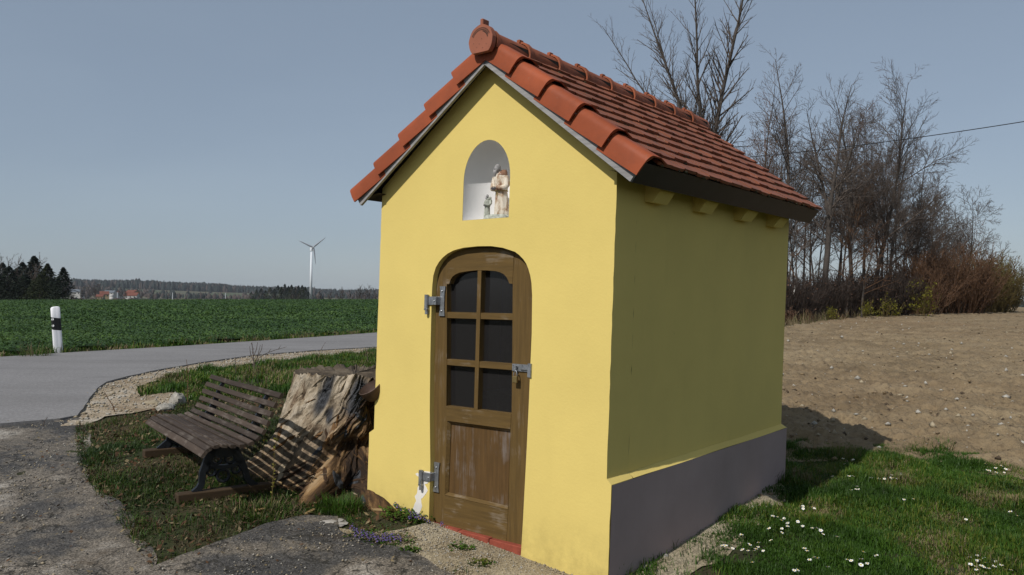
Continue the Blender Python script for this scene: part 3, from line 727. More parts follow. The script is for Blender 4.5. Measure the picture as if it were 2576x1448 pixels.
sh(mu).build('glazing_bar', M_door, door)
XS = [(-1.36, -1.05), (-1.05, -.72)]; ZS = [(1.48, 1.80), (1.15, 1.48), (.83, 1.15)]
for (z0, z1) in ZS:
    for (x0, x1) in XS:
        P = [dp(x, z, DY+.046) for x, z in ((x0, z0), (x1, z0), (x1, z1), (x0, z1))]
        b = MB().add([(x, DY+.046, z) for x, z in P], [(0, 1, 2, 3)]); sh(b).build('glass_pane', M_glass, door)
pp = MB(); poly_prism([dp(x, z, DY+.024) for x, z in ((-1.32, .76), (-.73, .76), (-.725, .21), (-1.32, .21))], [], DY+.024, DY+.04, pp, 0)
sh(pp).build('door_panel', M_doorp, door)
mo = MB()                                         # moulding round the panel
Po = D([(-1.303, .742), (-.742, .745), (-.737, .224), (-1.304, .228)]); Pi = D([(-1.286, .724), (-.757, .727), (-.752, .241), (-1.287, .246)])
mo.add([(x, DY-.004, z) for x, z in Po]+[(x, DY+.018, z) for x, z in Pi], [(i, (i+1) % 4, 4+(i+1) % 4, 4+i) for i in range(4)])
sh(mo).build('panel_moulding', M_doorh, door)
def hinge(z, x0=-1.512, xs_=-1.425):
    h = MB(); y = DY-.012
    prof = [(-.027, .105), (.027, .105), (.020, .06), (.020, -.06), (.027, -.105), (-.027, -.105), (-.020, -.06), (-.020, .06)]
    poly_prism([(xs_+a, z+b) for a, b in prof], [], y, y+.008, h)
    h.bbox(x0-.01, -1.462, -.013, -.005, z-.028, z+.032, .002); h.bbox(-1.474, xs_-.016, -.012, y+.006, z-.027, z+.031, .002)
    h.tube([(x0-.015, -.019, z-.055), (x0-.015, -.019, z+.045)], .0155, 10)
    h.tube([(x0-.012, -.017, z-.095), (x0-.012, -.017, z-.05)], .013, 8)
    h.bbox(x0-.03, x0+.002, -.03, .02, z-.066, z-.052, .002)
    for b in (-.07, .07): h.sphere((xs_, y-.002, z+b), .007, 0, 8, 5)
    h.sphere((x0+.055, -.013, z), .006, 0, 8, 5)
    sh(h).build('hinge', M_iron, door, True, math.radians(35))
hinge(1.575); hinge(.328)
lt = MB(); y = DY-.006; Lz = 1.148
lt.bbox(-.775, -.60, y-.004, y+.004, Lz-.026, Lz+.022, .002); lt.bbox(-.70, -.575, y-.016, y-.006, Lz-.012, Lz+.006, .002)
lt.bbox(-.612, -.584, -.012, .002, Lz-.055, Lz+.035, .002); lt.tube([(-.735, y-.02, Lz-.012), (-.735, y-.02, Lz+.012)], .011, 8)
for q in (-.765, -.69, -.64): lt.sphere((q, y-.006, Lz+.013), .004, 0, 6, 4)
sh(lt).build('latch', M_iron, door, True, math.radians(35))
pk = empty('padlock', (BX, BY, 0), YAW, 'small brass padlock hanging from the latch of the door', 'padlock')
b = MB(); b.bbox(-.745, -.705, DY-.045, DY-.026, Lz-.10, Lz-.055, .004); sh(b).build('lock_body', M_brass, pk)
b = MB(); b.tube([(-.725+.014*math.cos(a), DY-.035, Lz-.055+.036*math.sin(a) if a not in (0, PI) else Lz-.06) for a in [PI*i/10 for i in range(11)]], .0035, 6); sh(b).build('shackle', M_iron, pk, True)
tb = MB()
for k in range(3):
    x0 = -1.448+k*.277; z0 = [.006, .003, -.002][k]; tb.bbox(x0, x0+.273, -.002+.002*k, .12, -.25, z0, .004)
sh(tb).build('threshold', M_brick, chapel)

# ---- roof
roof = MB()
AR, AL = math.radians(37.3), math.radians(35.6)
RX, RZ = -.967, 3.315
LR, LLf = 1.214/math.cos(AR)+.01, 1.285/math.cos(AL)
Y1 = 2.93
def RP(side, s, y, n):                           # point on a slope: s down from the ridge, n out from the tile plane
    a, sg = (AR, 1) if side > 0 else (AL, -1)
    return (RX-SH*RZ*0+sg*(s*math.cos(a)+n*math.sin(a)), y, RZ-s*math.sin(a)+n*math.cos(a))
def slab(mb, side, s0, s1, y0, y1, n0, n1, m=0, n0b=None, n1b=None):
    n0b = n0 if n0b is None else n0b; n1b = n1 if n1b is None else n1b
    v = [RP(side, s, y, n) for (s, lo, hi) in ((s0, n0, n1), (s1, n0b, n1b)) for y in (y0, y1) for n in (lo, hi)]
    return mb.add(v, [(0, 1, 3, 2), (4, 6, 7, 5), (0, 4, 5, 1), (2, 3, 7, 6), (0, 2, 6, 4), (1, 5, 7, 3)], m)
bd = MB()
for sd, L in ((1, LR), (-1, LLf)): slab(bd, sd, .0, L-.05, -.085, Y1-.02, -.075, -.035)
roof = sh(bd).build('roof', M_dark, chapel)
rd = random.Random(11)
for sd, L in ((1, LR), (-1, LLf)):
    tm = MB(); NROW = 10; pitch = (L-.06)/NROW; tw = .172
    for i in range(NROW):
        sb = L - i*pitch; y = .03 - (tw/2 if i % 2 else 0); kk = i
        while y < Y1-.02:
            ya, yb = max(y+.002, .03), min(y+tw-.002, Y1+rd.uniform(-.006, .004))
            if yb-ya > .02:
                kk += 1; lift = rd.uniform(0, .004)+(.005 if kk % 2 else 0); st = max(.02, sb-.25); ds = rd.uniform(-.006, .006)
                lo_n, hi_n = -.013+lift, .007+lift
                # tile with a clipped, slightly rounded lower edge
                yc = [ya, ya+.012, (ya+yb)/2, yb-.012, yb]; se = [sb-.010, sb-.002, sb+.003, sb-.002, sb-.010]
                if yb-ya < .1: yc = [ya, yb]; se = [sb-.004, sb-.004]
                k = len(yc); v = []
                for yy, ss in zip(yc, se): v.append(RP(sd, ss+ds, yy, hi_n))
                for yy, ss in zip(yc, se): v.append(RP(sd, ss+ds, yy, lo_n))
                for yy in (ya, yb): v.append(RP(sd, st, yy, -.016))
                T0, T1 = 2*k, 2*k+1
                tm.add(v, [tuple(range(k))+(T1, T0)] + [(q, k+q, k+q+1, q+1) for q in range(k-1)] + [(0, T0, k), (k-1, 2*k-1, T1)], 0)
                if rd.random() < .6:              # dark moss under the edge, its colour also deepening the gap shade
                    for _ in range(rd.randint(1, 2)):
                        ym = rd.uniform(ya+.01, yb-.01); r_ = rd.uniform(.006, .013); c = RP(sd, sb+ds+.004, ym, lo_n+.001)
                        tm.sphere(c, (r_, r_*rd.uniform(1, 2.4), r_*.8), 1, 6, 4, .25, rd.randint(0, 999))
            y += tw
    sh(tm).build('roof_tiles', [M_tile, M_moss_shade], roof)
# verge tiles: a flat lap on the slope, rounded over the gable edge
def verge(sd, L, n):
    step = (L-.03)/n
    for i in range(n):
        s1 = L+.012 - i*step; s0 = max(.03, s1-step-.045); vb = MB(); rings = []
        prof = [(.105, .010), (.05, .024), (0, .036)] + [(-.075-.052*math.sin(a), -.016+.053*math.cos(a)) for a in [PI/2*q/7 for q in range(1, 8)]] + [(-.132, -.055), (-.131, -.100), (-.119, -.100), (-.116, -.02), (-.07, .026), (0, .030), (.1, -.0)]
        for t in (0, .15, .5, .85, 1):
            s = s0+(s1-s0)*t; g_ = 1.0+.0*t; off = -.034*(1-t)+.016; tp = .80+.22*t
            bul = .012*math.sin(PI*t)
            rings.append([RP(sd, s, (p*tp if p < 0 else p), (q-.01)*1.0+off+.0*bul) for p, q in prof])
        vb.rings(rings); sh(vb).build('verge_tile', M_verge, roof, True, math.radians(50))
verge(1, LR, 5); verge(-1, LLf, 5)
# ridge tiles
NRG, Ya, Yb = 9, -.12, 3.06
st = (Yb-Ya)/NRG
for i in range(NRG):
    y0 = Ya+i*st; y1 = y0+st+.03; rb = MB(); rings = []
    for t, rr in ((0, .105), (.10, .105), (.105, .094), (.9, .086), (1, .084)):
        y = y0+(y1-y0)*t; c = (RX, RZ-.055); R1 = []; R0 = []
        for q in range(13):
            a = PI*(-.10+1.20*q/12); R1.append((c[0]+rr*math.cos(a), y, c[1]+rr*1.02*math.sin(a)))
        for q in range(12, -1, -1):
            a = PI*(-.10+1.20*q/12); R0.append((c[0]+(rr-.014)*math.cos(a), y, c[1]+(rr-.014)*1.02*math.sin(a)))
        rings.append(R1+R0)
    rb.rings(rings)
    if i: rb.bbox(RX-.014, RX+.014, y0-.012, y0+.035, RZ+.036, RZ+.066, .004)
    sh(rb).build('ridge_tile', M_ridge, roof, True, math.radians(40))
mbd = MB(); mbd.box(RX-.085, RX+.085, .03, Yb-.02, RZ-.10, RZ-.02); sh(mbd).build('ridge_mortar', simple('dark_ridge_mortar', (.05, .042, .034), .95, 0, .5, 30), roof)
# round cap closing the ridge, pierced by small holes in arcs
cp = MB(); cc = (RX, RZ-.040)
pro = []
for q in range(40):
    a = 2*PI*q/40; r_ = .100
    if math.sin(a) < -.70: r_ = .100*(.72/max(.72, abs(math.sin(a))))
    if math.sin(a) > 0: r_ *= 1+.03*abs(math.cos(4*a))
    pro.append((cc[0]+r_*math.cos(a), cc[1]+r_*1.04*math.sin(a)))
poly_prism(pro, [], -.168, -.13, cp)
cp.bbox(RX-.013, RX+.013, -.166, -.10, RZ+.062, RZ+.105, .005)
hl = cp
for rr, cnt in ((.082, 21), (.071, 19), (.062, 9)):
    for q in range(cnt):
        a = PI*(.16+.68*q/(cnt-1)) if cnt > 10 else PI*(.60+.3*q/(cnt-1)); a = PI-a if cnt <= 10 else a
        x, z = cc[0]+rr*math.cos(a), cc[1]+rr*math.sin(a); hl.add([(x+.0042*math.cos(2*PI*j/6), -.1688, z+.0042*math.sin(2*PI*j/6)) for j in range(6)], [tuple(range(6))], 1)
for (x, z) in ((-.03, -.04), (.02, -.05), (-.045, -.075), (.0, -.082), (.05, -.03), (-.01, -.02), (.03, -.085), (-.06, -.01), (.01, .01)):
    hl.add([(cc[0]+x+.003*math.cos(2*PI*j/6), -.1688, cc[1]+z+.003*math.sin(2*PI*j/6)) for j in range(6)], [tuple(range(6))], 1)
sh(cp).build('ridge_end_cap', [M_cap, simple('dark_hole', (.03, .02, .016))], roof)
# bargeboards
for sd, L in ((1, LR), (-1, LLf)):
    bb = MB(); slab(bb, sd, .015, L-.035+(.02 if sd > 0 else .03), -.105, -.083, -.150 if sd > 0 else -.138, -.035); sh(bb).build('bargeboard', M_board, roof)
# eaves board and soffits
eb = MB()
slab(eb, 1, LR-.035, LR-.012, -.08, Y1-.005, -.152, -.02)
v0 = RP(1, LR-.035, 0, -.10); eb.add([(v0[0], -.08, v0[2]), (v0[0], Y1-.01, v0[2]), (-.02, Y1-.01, 2.36), (-.02, -.08, 2.36)], [(0, 1, 2, 3)])
sh(eb).build('eaves_board', M_black, roof)
es = MB(); v0 = RP(-1, LLf-.03, 0, -.10); es.add([(v0[0], -.08, v0[2]), (v0[0], Y1-.01, v0[2]), (-2.0, Y1-.01, 2.37), (-2.0, -.08, 2.37)], [(0, 1, 2, 3)])
slab(es, -1, LLf-.05, LLf-.03, -.08, Y1-.01, -.10, -.02); sh(es).build('soffit', M_dark, roof)
for (ya, yb) in ((.34, .53), (.99, 1.19), (1.70, 1.90), (2.36, 2.55)):
    rf = MB(); rf.add([(x, y, z) for y in (ya, yb) for x, z in ((-.05, 2.22), (.055, 2.205), (.108, 2.275), (.108, 2.33), (-.05, 2.40))], [(0, 1, 2, 3, 4), (9, 8, 7, 6, 5)]+[(i, (i+1) % 5+5*0, (i+1) % 5+5, i+5) for i in range(5)])
    sh(rf).build('rafter_end', M_yellow, roof)

# ------------------------------------------------------------------ saint in the niche
M_robe = NT('flaked_statue_paint')
_c = M_robe.ramp(M_robe.noise(16, M_robe.coord(scale=(1.6, 1.6, .8)), detail=6, rough=.7), [(.37, (.21, .10, .06)), (.46, (.45, .34, .23)), (.54, (.66, .59, .48)), (.7, (.60, .53, .43))])
M_robe.bump(M_robe.noise(60), .5, .004); M_robe = M_robe.done(_c, .85)
M_statg = simple('grey_statue_stone', (.30, .29, .28), .85, 0, .4, 40, .4)
M_statc = simple('green_grey_statue_paint', (.36, .37, .31), .85, 0, .5, 45, .4)
saint = empty('saint_statue', (BX, BY, 0), YAW, 'weathered statue of a bearded monk with a small child in the gable niche', 'statue')
SX, SYy = -.972, .112; SZ = NZ0+.002
def ring(cx, cy, z, rx, ry, k=32, fold=0, nf=9, ph=0, rot=.5):
    R = []
    for j in range(k):
        a = 2*PI*j/k; f = 1+fold*math.sin(nf*a+ph)+fold*.5*math.sin(2.3*nf*a+1)
        x, y = rx*f*math.cos(a), ry*f*math.sin(a); R.append((cx+x*math.cos(rot)-y*math.sin(rot), cy+x*math.sin(rot)+y*math.cos(rot), z))
    return R
def person_mb(cx, cy, z0, H, lean, k=1.0, robe=True):
    mb = MB(); q = H
    prof = [(0, .142, .115, .06), (.03, .147, .12, .07), (.15, .137, .11, .08), (.30, .126, .10, .075), (.42, .117, .096, .05), (.46, .112, .092, .02), (.48, .122, .096, .02), (.58, .135, .105, .03), (.68, .140, .105, .025), (.74, .136, .097, .01), (.785, .115, .085, 0), (.805, .06, .055, 0), (.83, .05, .05, 0)]
    R = [ring(cx+lean*t*t*q, cy-.03*q*t, z0+t*q, rx*q, ry*q, 32, f) for t, rx, ry, f in prof]
    mb.rings(R, 0)
    hx, hy = cx+lean*.78*q-.035*q, cy-.03*q-.045*q
    # head bowed towards the child: skull, face with nose, beard
    mb.sphere((hx, hy, z0+.90*q), (.062*q, .066*q, .082*q), 1, 14, 10)
    mb.sphere((hx-.02*q, hy-.062*q, z0+.885*q), (.013*q, .018*q, .022*q), 1, 8, 6)
    mb.rings([ring(hx-.012*q, hy-.04*q, z0+.865*q, .045*q, .035*q, 12), ring(hx-.014*q, hy-.058*q, z0+.82*q, .04*q, .03*q, 12), ring(hx-.012*q, hy-.06*q, z0+.76*q, .022*q, .018*q, 12), ring(hx-.01*q, hy-.055*q, z0+.735*q, .006*q, .006*q, 12)], 1)
    for s in (-1, 1): mb.sphere((hx+s*.06*q, hy+.005*q, z0+.89*q), (.010*q, .014*q, .022*q), 1, 6, 4)
    for s in (-1, 1): mb.sphere((hx-.02*q+s*.022*q, hy-.058*q, z0+.905*q), .006*q, 2, 6, 4)
    # hood lying on the shoulders
    mb.rings([ring(cx+lean*.7*q+.01*q, cy-.02*q, z0+.765*q, .125*q, .10*q, 20, .03), ring(cx+lean*.75*q+.03*q, cy+.01*q, z0+.83*q, .085*q, .075*q, 20, .03), ring(cx+lean*.78*q+.045*q, cy+.03*q, z0+.875*q, .045*q, .035*q, 20)], 3)
    # arms: wide sleeves bent to hands folded at the waist
    for s in (-1, 1):
        sx = cx+lean*.7*q+s*.135*q; ex_, ey = cx+lean*.5*q+s*.165*q, cy-.03*q; hx_, hy_ = cx+lean*.4*q+s*.025*q-.05*q, cy-.165*q
        mb.tube([(sx, cy-.02*q, z0+.735*q), (ex_, ey, z0+.58*q), (ex_-s*.02*q, ey-.04*q, z0+.52*q), (ex_-s*.07*q, cy-.115*q, z0+.515*q), (hx_+s*.03*q, hy_+.01*q, z0+.52*q)], [.055*q, .062*q, .062*q, .052*q, .048*q], 10, 0)
        mb.tube([(hx_+s*.035*q, hy_, z0+.515*q), (hx_, hy_-.012*q, z0+.50*q)], [.022*q, .024*q], 8, 2)
        for f in range(4): mb.tube([(hx_-s*.0*q, hy_-.02*q, z0+(.518-.012*f)*q), (hx_-s*.025*q, hy_-.028*q, z0+(.512-.012*f)*q), (hx_-s*.045*q, hy_-.018*q, z0+(.505-.012*f)*q)], [.007*q, .0065*q, .005*q], 6, 2)
        mb.tube([(hx_+s*.01*q, hy_-.014*q, z0+.52*q), (hx_-s*.015*q, hy_-.026*q, z0+.535*q)], [.008*q, .006*q], 6, 2)
    # cord belt with a hanging end
    mb.tube([(p[0], p[1], p[2]) for p in ring(cx+lean*.22*q, cy-.014*q, z0+.465*q, .128*q, .106*q, 24)]+[ring(cx+lean*.22*q, cy-.014*q, z0+.465*q, .128*q, .106*q, 24)[0]], .008*q, 6, 4, False)
    mb.tube([(cx-.02*q, cy-.125*q, z0+.46*q), (cx-.018*q, cy-.13*q, z0+.36*q)], .009*q, 6, 4)
    return mb
M_cord = simple('yellow_statue_cord', (.36, .27, .10), .8)
M_statd = simple('dark_statue_hand', (.11, .10, .10), .8, 0, .3, 40)
M_hood = simple('brown_statue_hood', (.24, .13, .08), .85, 0, .4, 40)
sh(person_mb(SX, SYy, SZ+.028, .355, -.05)).build('monk_figure', [M_robe, M_statg, M_statd, M_hood, M_cord], saint, True, math.radians(50))
sh(person_mb(SX-.105, SYy-.03, SZ+.022, .155, .12)).build('child_figure', [M_statc, M_statg, M_statd, M_statc, M_statc], saint, True, math.radians(50))
bs = MB(); bs.rings([ring(SX-.02, SYy-.01, SZ, .105, .085, 16, .03), ring(SX-.02, SYy-.01, SZ+.018, .10, .08, 16, .04), ring(SX-.018, SYy-.01, SZ+.030, .085, .07, 16, .04)])
sh(bs).build('statue_base', M_statc, saint, True, math.radians(40))
# ------------------------------------------------------------------ slatted bench
bang = math.atan2(-.823, .567)
bc = Vector((-2.15, 5.65))-Vector((.567, -.823))*.975           # middle of the front edge
bench = empty('park_bench', (bc.x, bc.y, 0), bang, 'weathered slatted wooden bench with black iron legs beside the tree stump', 'bench')
BL = .975
prof = [(.012, .498), (.050, .534), (.105, .552), (.163, .549), (.222, .538), (.284, .537), (.342, .549), (.393, .578), (.430, .622), (.458, .678), (.484, .738), (.514, .802), (.552, .868)]
def slat_frame(i):
    a = prof[max(0, i-1)]; b = prof[min(len(prof)-1, i+1)]; t = Vector((b[0]-a[0], b[1]-a[1])).normalized()
    if i == 0: t = Vector((.62, .78))
    return t, Vector((-t.y, t.x))
for i, (d_, z_) in enumerate(prof):
    t, nn = slat_frame(i); mb = MB(); hw, th = .0208, .012
    if i == 0: hw = .026
    dz = random.uniform(-.004, .004); rings = []
    for xx in np.linspace(-BL-random.uniform(0, .012), BL+random.uniform(0, .012), 9):
        sag = -.022*(1-(xx+BL)/(2*BL)) + .003*math.sin(xx*3+i)
        pts = []
        for (p, q) in ((-hw+.004, -th), (hw-.004, -th), (hw, -th+.004), (hw, th-.004), (hw-.004, th), (-hw+.004, th), (-hw, th-.004), (-hw, -th+.004)):
            pts.append((xx, d_+t.x*p+nn.x*(q-.011)+dz*.4, z_+t.y*p+nn.y*(q-.011)+sag+dz*.3))
        rings.append(pts)
    mb.rings(rings); mb.build('slat', M_slat, bench)
def bench_frame(x):
    mb = MB(); zo = -.022*(1-(x+BL)/(2*BL)); g0 = gz1(*(bc+Vector((.567, -.823))*x+Vector((.823, .567))*.25))+.055
    under = [(p[0]-.028*slat_frame(i)[1].x, p[1]-.028*slat_frame(i)[1].y) for i, p in enumerate(prof)]
    rings = []
    for i, (d_, z_) in enumerate(under):
        t, nn = slat_frame(i); rings.append([(x+sx, d_+nn.x*q, z_+nn.y*q+zo) for sx, q in ((-.016, -.02), (.016, -.02), (.016, .008), (-.016, .008))])
    mb.rings(rings)
    # front leg: a curved cast foot; back leg sweeping to the rear
    def leg(pts, w0):
        R = []
        for k, (d_, z_) in enumerate(pts):
            a = pts[max(0, k-1)]; b = pts[min(len(pts)-1, k+1)]; tt = Vector((b[0]-a[0], b[1]-a[1])).normalized(); n2 = Vector((-tt.y, tt.x)); ww = w0[k]
            R.append([(x+sx*.018, d_+n2.x*ww*q, z_+n2.y*ww*q) for sx, q in ((-1, -1), (1, -1), (1, 1), (-1, 1))])
        mb.rings(R)
    zt = .50+zo
    leg([(.17, zt), (.155, zt-.06), (.125, zt-.14), (.10, zt-.20), (.095, g0+.06), (.075, g0+.02), (.03, g0)], [.035, .032, .027, .022, .022, .024, .012])
    leg([(.30, zt), (.34, zt-.07), (.38, zt-.15), (.41, zt-.22), (.43, g0+.05), (.46, g0+.02), (.50, g0)], [.035, .03, .026, .022, .022, .022, .012])
    leg([(.13, zt-.13), (.20, zt-.17), (.26, zt-.175), (.33, zt-.17), (.385, zt-.14)], [.014]*5)
    leg([(.40, zt-.0), (.46, zt+.02), (.49, zt+.09), (.52, zt+.2), (.54, zt+.27)], [.03, .025, .018, .014, .012])
    leg([(.16, zt-.02), (.22, zt-.05), (.29, zt-.05), (.34, zt-.02)], [.04, .055, .055, .04])
    for (cy_, cz_, r_) in ((.20, zt-.115, .035), (.30, zt-.115, .035), (.25, zt-.24, .045), (.165, zt-.20, .03), (.345, zt-.20, .03)):
        a_s = [2*PI*q/14 for q in range(15)]; mb.tube([(x, cy_+r_*math.cos(a), cz_+r_*math.sin(a)) for a in a_s], .011, 6)
    mb.build('leg', M_castiron, bench)
bench_frame(-.62); bench_frame(.62)
for xx, lb in ((.62, 'dark timber sleeper under the near leg of the bench'), (-.62, 'lit timber sleeper under the far leg of the bench')):
    c = bc+Vector((.567, -.823))*xx+Vector((.823, .567))*.28; z0 = gz1(c.x, c.y)
    s_ = MB().bbox(-.05, .05, -.36, .36, -.05, .058, .006).build('timber_sleeper', M_sleeper)
    s_.location = (c.x, c.y, z0); s_.rotation_euler = (0, 0, bang); tag(s_, lb, 'timber', 'timbers under the bench')

# ------------------------------------------------------------------ tree stump
def stump_mat():
    t = NT('rotting_stump_wood')
    uv = t.coord('UV', (1, 1, 1)); st = t.coord('UV', (15, 2.6, 1)); st2 = t.coord('UV', (44, 6, 1))
    f1 = t.noise(1.0, st, detail=9, rough=.72, dist=1.1); f2 = t.noise(1.0, st2, detail=6, rough=.7)
    pale = t.ramp(f1, [(.30, (.05, .032, .02)), (.38, (.19, .135, .085)), (.46, (.36, .29, .20)), (.62, (.50, .43, .33))])
    rot = t.ramp(f1, [(.36, (.008, .006, .005)), (.46, (.030, .017, .009)), (.53, (.10, .054, .022)), (.59, (.25, .15, .064)), (.68, (.38, .28, .17))])
    at_ = t.n.new('ShaderNodeAttribute'); at_.attribute_name = 'zone'
    sep = t.n.new('ShaderNodeSeparateColor'); t.L(at_.outputs['Color'], sep.inputs[0])
    col = t.mix(sep.outputs[0], pale, rot)
    bark = t.ramp(t.noise(34, detail=6, rough=.7), [(.35, (.016, .017, .019)), (.55, (.052, .054, .058)), (.72, (.115, .118, .125))])
    col = t.mix(sep.outputs[1], col, bark)
    moss = t.ramp(t.noise(6, detail=5), [(.5, 0), (.62, .7)])
    col = t.mix(t.mix(1, moss, sep.outputs[2], 'MULTIPLY'), col, (.055, .052, .012))
    col = t.mix(t.ramp(f2, [(.35, .65), (.5, 0)]), col, (.020, .014, .009))
    t.bump(t.mix(.5, f1, f2), 1.0, .05)
    return t.done(col, .9)
def make_stump():
    scx, scy = l2w(-2.86, .50); gz0 = gz1(scx, scy)
    N, H = 520, 170; V = []; F = []; zone = []; UVs = []
    th = np.linspace(0, 2*PI, N, endpoint=False)
    toCam = math.atan2(0-scy, 0-scx)                         # stump azimuth facing the viewer
    rel = lambda a: (a-toCam+PI) % (2*PI)-PI                 # + is to the viewer's right
    R_ = rel(th)
    T = np.linspace(0, 1, H)
    roots = [(-1.25, .34, .30), (-.75, .10, .2), (-.30, .42, .17), (.58, .40, .2), (1.5, .25, .3), (2.6, .3, .35), (-2.3, .35, .3)]
    zr = []
    for t in T:
        z = t*.80
        r = .475 + .27*(1-t)**1.5
        flare = np.zeros(N)
        for a0, amp, w_ in roots:
            d = (R_-a0+PI) % (2*PI)-PI; flare += amp*np.exp(-(d/w_)**2)
        r = r + flare*(1-t)**4.6 + .06*np.minimum(flare, .4)*(1-t)
        lowr = np.exp(-(((R_-.20+PI) % (2*PI)-PI)/.13)**2)*1.0*(1-t)**8.5; r = r+lowr
        wr_ = .34*(fbm(R_*1.7+3, np.full(N, t*2.6), 3, 201)-.5)+.12*(fbm(R_*6, np.full(N, t*7), 2, 203)-.5)
        lob = .16*(fbm(R_*1.9+9, np.full(N, t*1.7), 2, 207)-.5); r = r+lob*(.5+.5*(R_ > -1))
        tw = R_ + wr_ + .85*(1-t)                                   # fibres lean as they rise
        fib = fbm(tw*9+5, np.full(N, t*1.4), 4, 101, .6)-.5
        ridge = 1-np.abs(2*fbm(tw*4.3+1, np.full(N, t*.9+3), 3, 111)-1)
        rf = .30+.70/(1+np.exp(-(R_-(-.42+1.25*(t-.48)))*5))
        r = r + rf*(.13*(ridge-.7) + .10*fib) + rf*.055*(1-np.abs(2*fbm(tw*13, np.full(N, t*2.2), 2, 127)-1)-.6) + rf*.030*(1-np.abs(2*fbm(tw*34, np.full(N, t*5), 2, 121)-1)-.6)
        # the rotten hollow on the right half and torn gaps
        d = R_-(.62-.55*(t-.55)); hol = np.exp(-(d/.30)**2)*np.exp(-((t-.66)/.20)**2)
        d2 = R_-(.05+.5*(t-.4)); hol2 = np.exp(-(d2/.28)**2)*np.exp(-((t-.40)/.10)**2)
        d3 = R_+.10; hol3 = np.exp(-(d3/.07)**2)*np.exp(-((t-.60)/.13)**2)
        r = r - .30*hol - .18*hol2 - .07*hol3
        zr.append(r)
    zr = np.array(zr)
    ztop = .80
    for k, t in enumerate(T):
        zz = t*ztop
        ragged = (.05*(fbm(R_*7, R_*0, 3, 131)-.5) + .035*np.clip(fbm(R_*20, R_*0+2, 2, 133)-.4, 0, 1) - .05*np.exp(-((R_-.75)/.3)**2))*(t**6)
        x = scx+np.cos(th)*zr[k]; y = scy+np.sin(th)*zr[k]
        g_ = gz(x, y)
        z = (g_-.06)*(1-t)+ (gz0+ztop)*t + ragged
        for j in range(N): V.append((x[j], y[j], z[j]))
    for k in range(H-1):
        for j in range(N): F.append((k*N+j, k*N+(j+1) % N, (k+1)*N+(j+1) % N, (k+1)*N+j))
    nside = len(F)
    b0 = (H-1)*N                                              # the sawn top, slightly dished with rings
    rings_t = [.97, .85, .7, .5, .3, .12]
    prev = b0
    for q in rings_t:
        s = len(V)
        for j in range(N):
            x, y, z = V[b0+j]; dd = .012+.02*float(vnoise(x*9, y*9, 141)) if q < .9 else -.002
            V.append((scx+(x-scx)*q, scy+(y-scy)*q, (z*q+(gz0+ztop)*(1-q))-dd))
        for j in range(N): F.append((prev+j, prev+(j+1) % N, s+(j+1) % N, s+j))
        prev = s
    F.append(tuple(prev+j for j in range(N)))
    me_o = mesh_obj('tree_stump', V, F, [stump_mat(), M_top], None, [0]*nside+[1]*(len(F)-nside), True, math.radians(48))
    me = me_o.data
    ca = me.color_attributes.new('zone', 'FLOAT_COLOR', 'POINT')
    dat = np.zeros((len(V), 4)); dat[:, 3] = 1
    for k, t in enumerate(T):
        a = R_
        wob = .22*(fbm(a*3, np.full(N, t*4), 3, 151)-.5)
        rotz = 1/(1+np.exp(-((a+wob)-(-.42+1.25*(t-.48)))*9))       # right of a leaning line the wood has rotted brown
        rotz = np.maximum(rotz, .85/(1+np.exp((t-.40-wob*1.2)*16))*(a > -1.45))
        w2 = .12*(fbm(a*9, np.full(N, t*9), 3, 161)-.5)
        def patch(a0, t0, wa, wt, sk=0): return 1/(1+np.exp((np.sqrt(((a-a0-sk*(t-t0))/wa)**2+((t-t0)/wt)**2)+w2*5-1)*9))
        bark = np.maximum.reduce([patch(-.50, .84, .13, .20, .5), patch(.05, .80, .16, .19, .35), patch(-.36, .66, .08, .07), patch(.98, .48, .15, .13), patch(.55, .22, .14, .08), .9*(np.abs(a) > 2.0)])
        mossz = np.clip((.45-t)*3, 0, 1)*np.clip((a-.35)*3, 0, 1)
        i0 = k*N; dat[i0:i0+N, 0] = rotz; dat[i0:i0+N, 1] = bark; dat[i0:i0+N, 2] = mossz
    ca.data.foreach_set('color', dat.astype(np.float32).ravel())
    uvl = me.uv_layers.new(name='UVMap'); li = np.empty(len(me.loops), dtype=np.int32); me.loops.foreach_get('vertex_index', li)
    uvv = np.zeros((len(V), 2)); 
    for k, t in enumerate(T): uvv[k*N:(k+1)*N, 0] = (R_+.85*(1-t)+PI)/(2*PI)*1.0; uvv[k*N:(k+1)*N, 1] = t
    uvl.data.foreach_set('uv', uvv[li].astype(np.float32).ravel())
    return me_o, (scx, scy, R_, T, zr, np.array(V)[:H*N].reshape(H, N, 3))
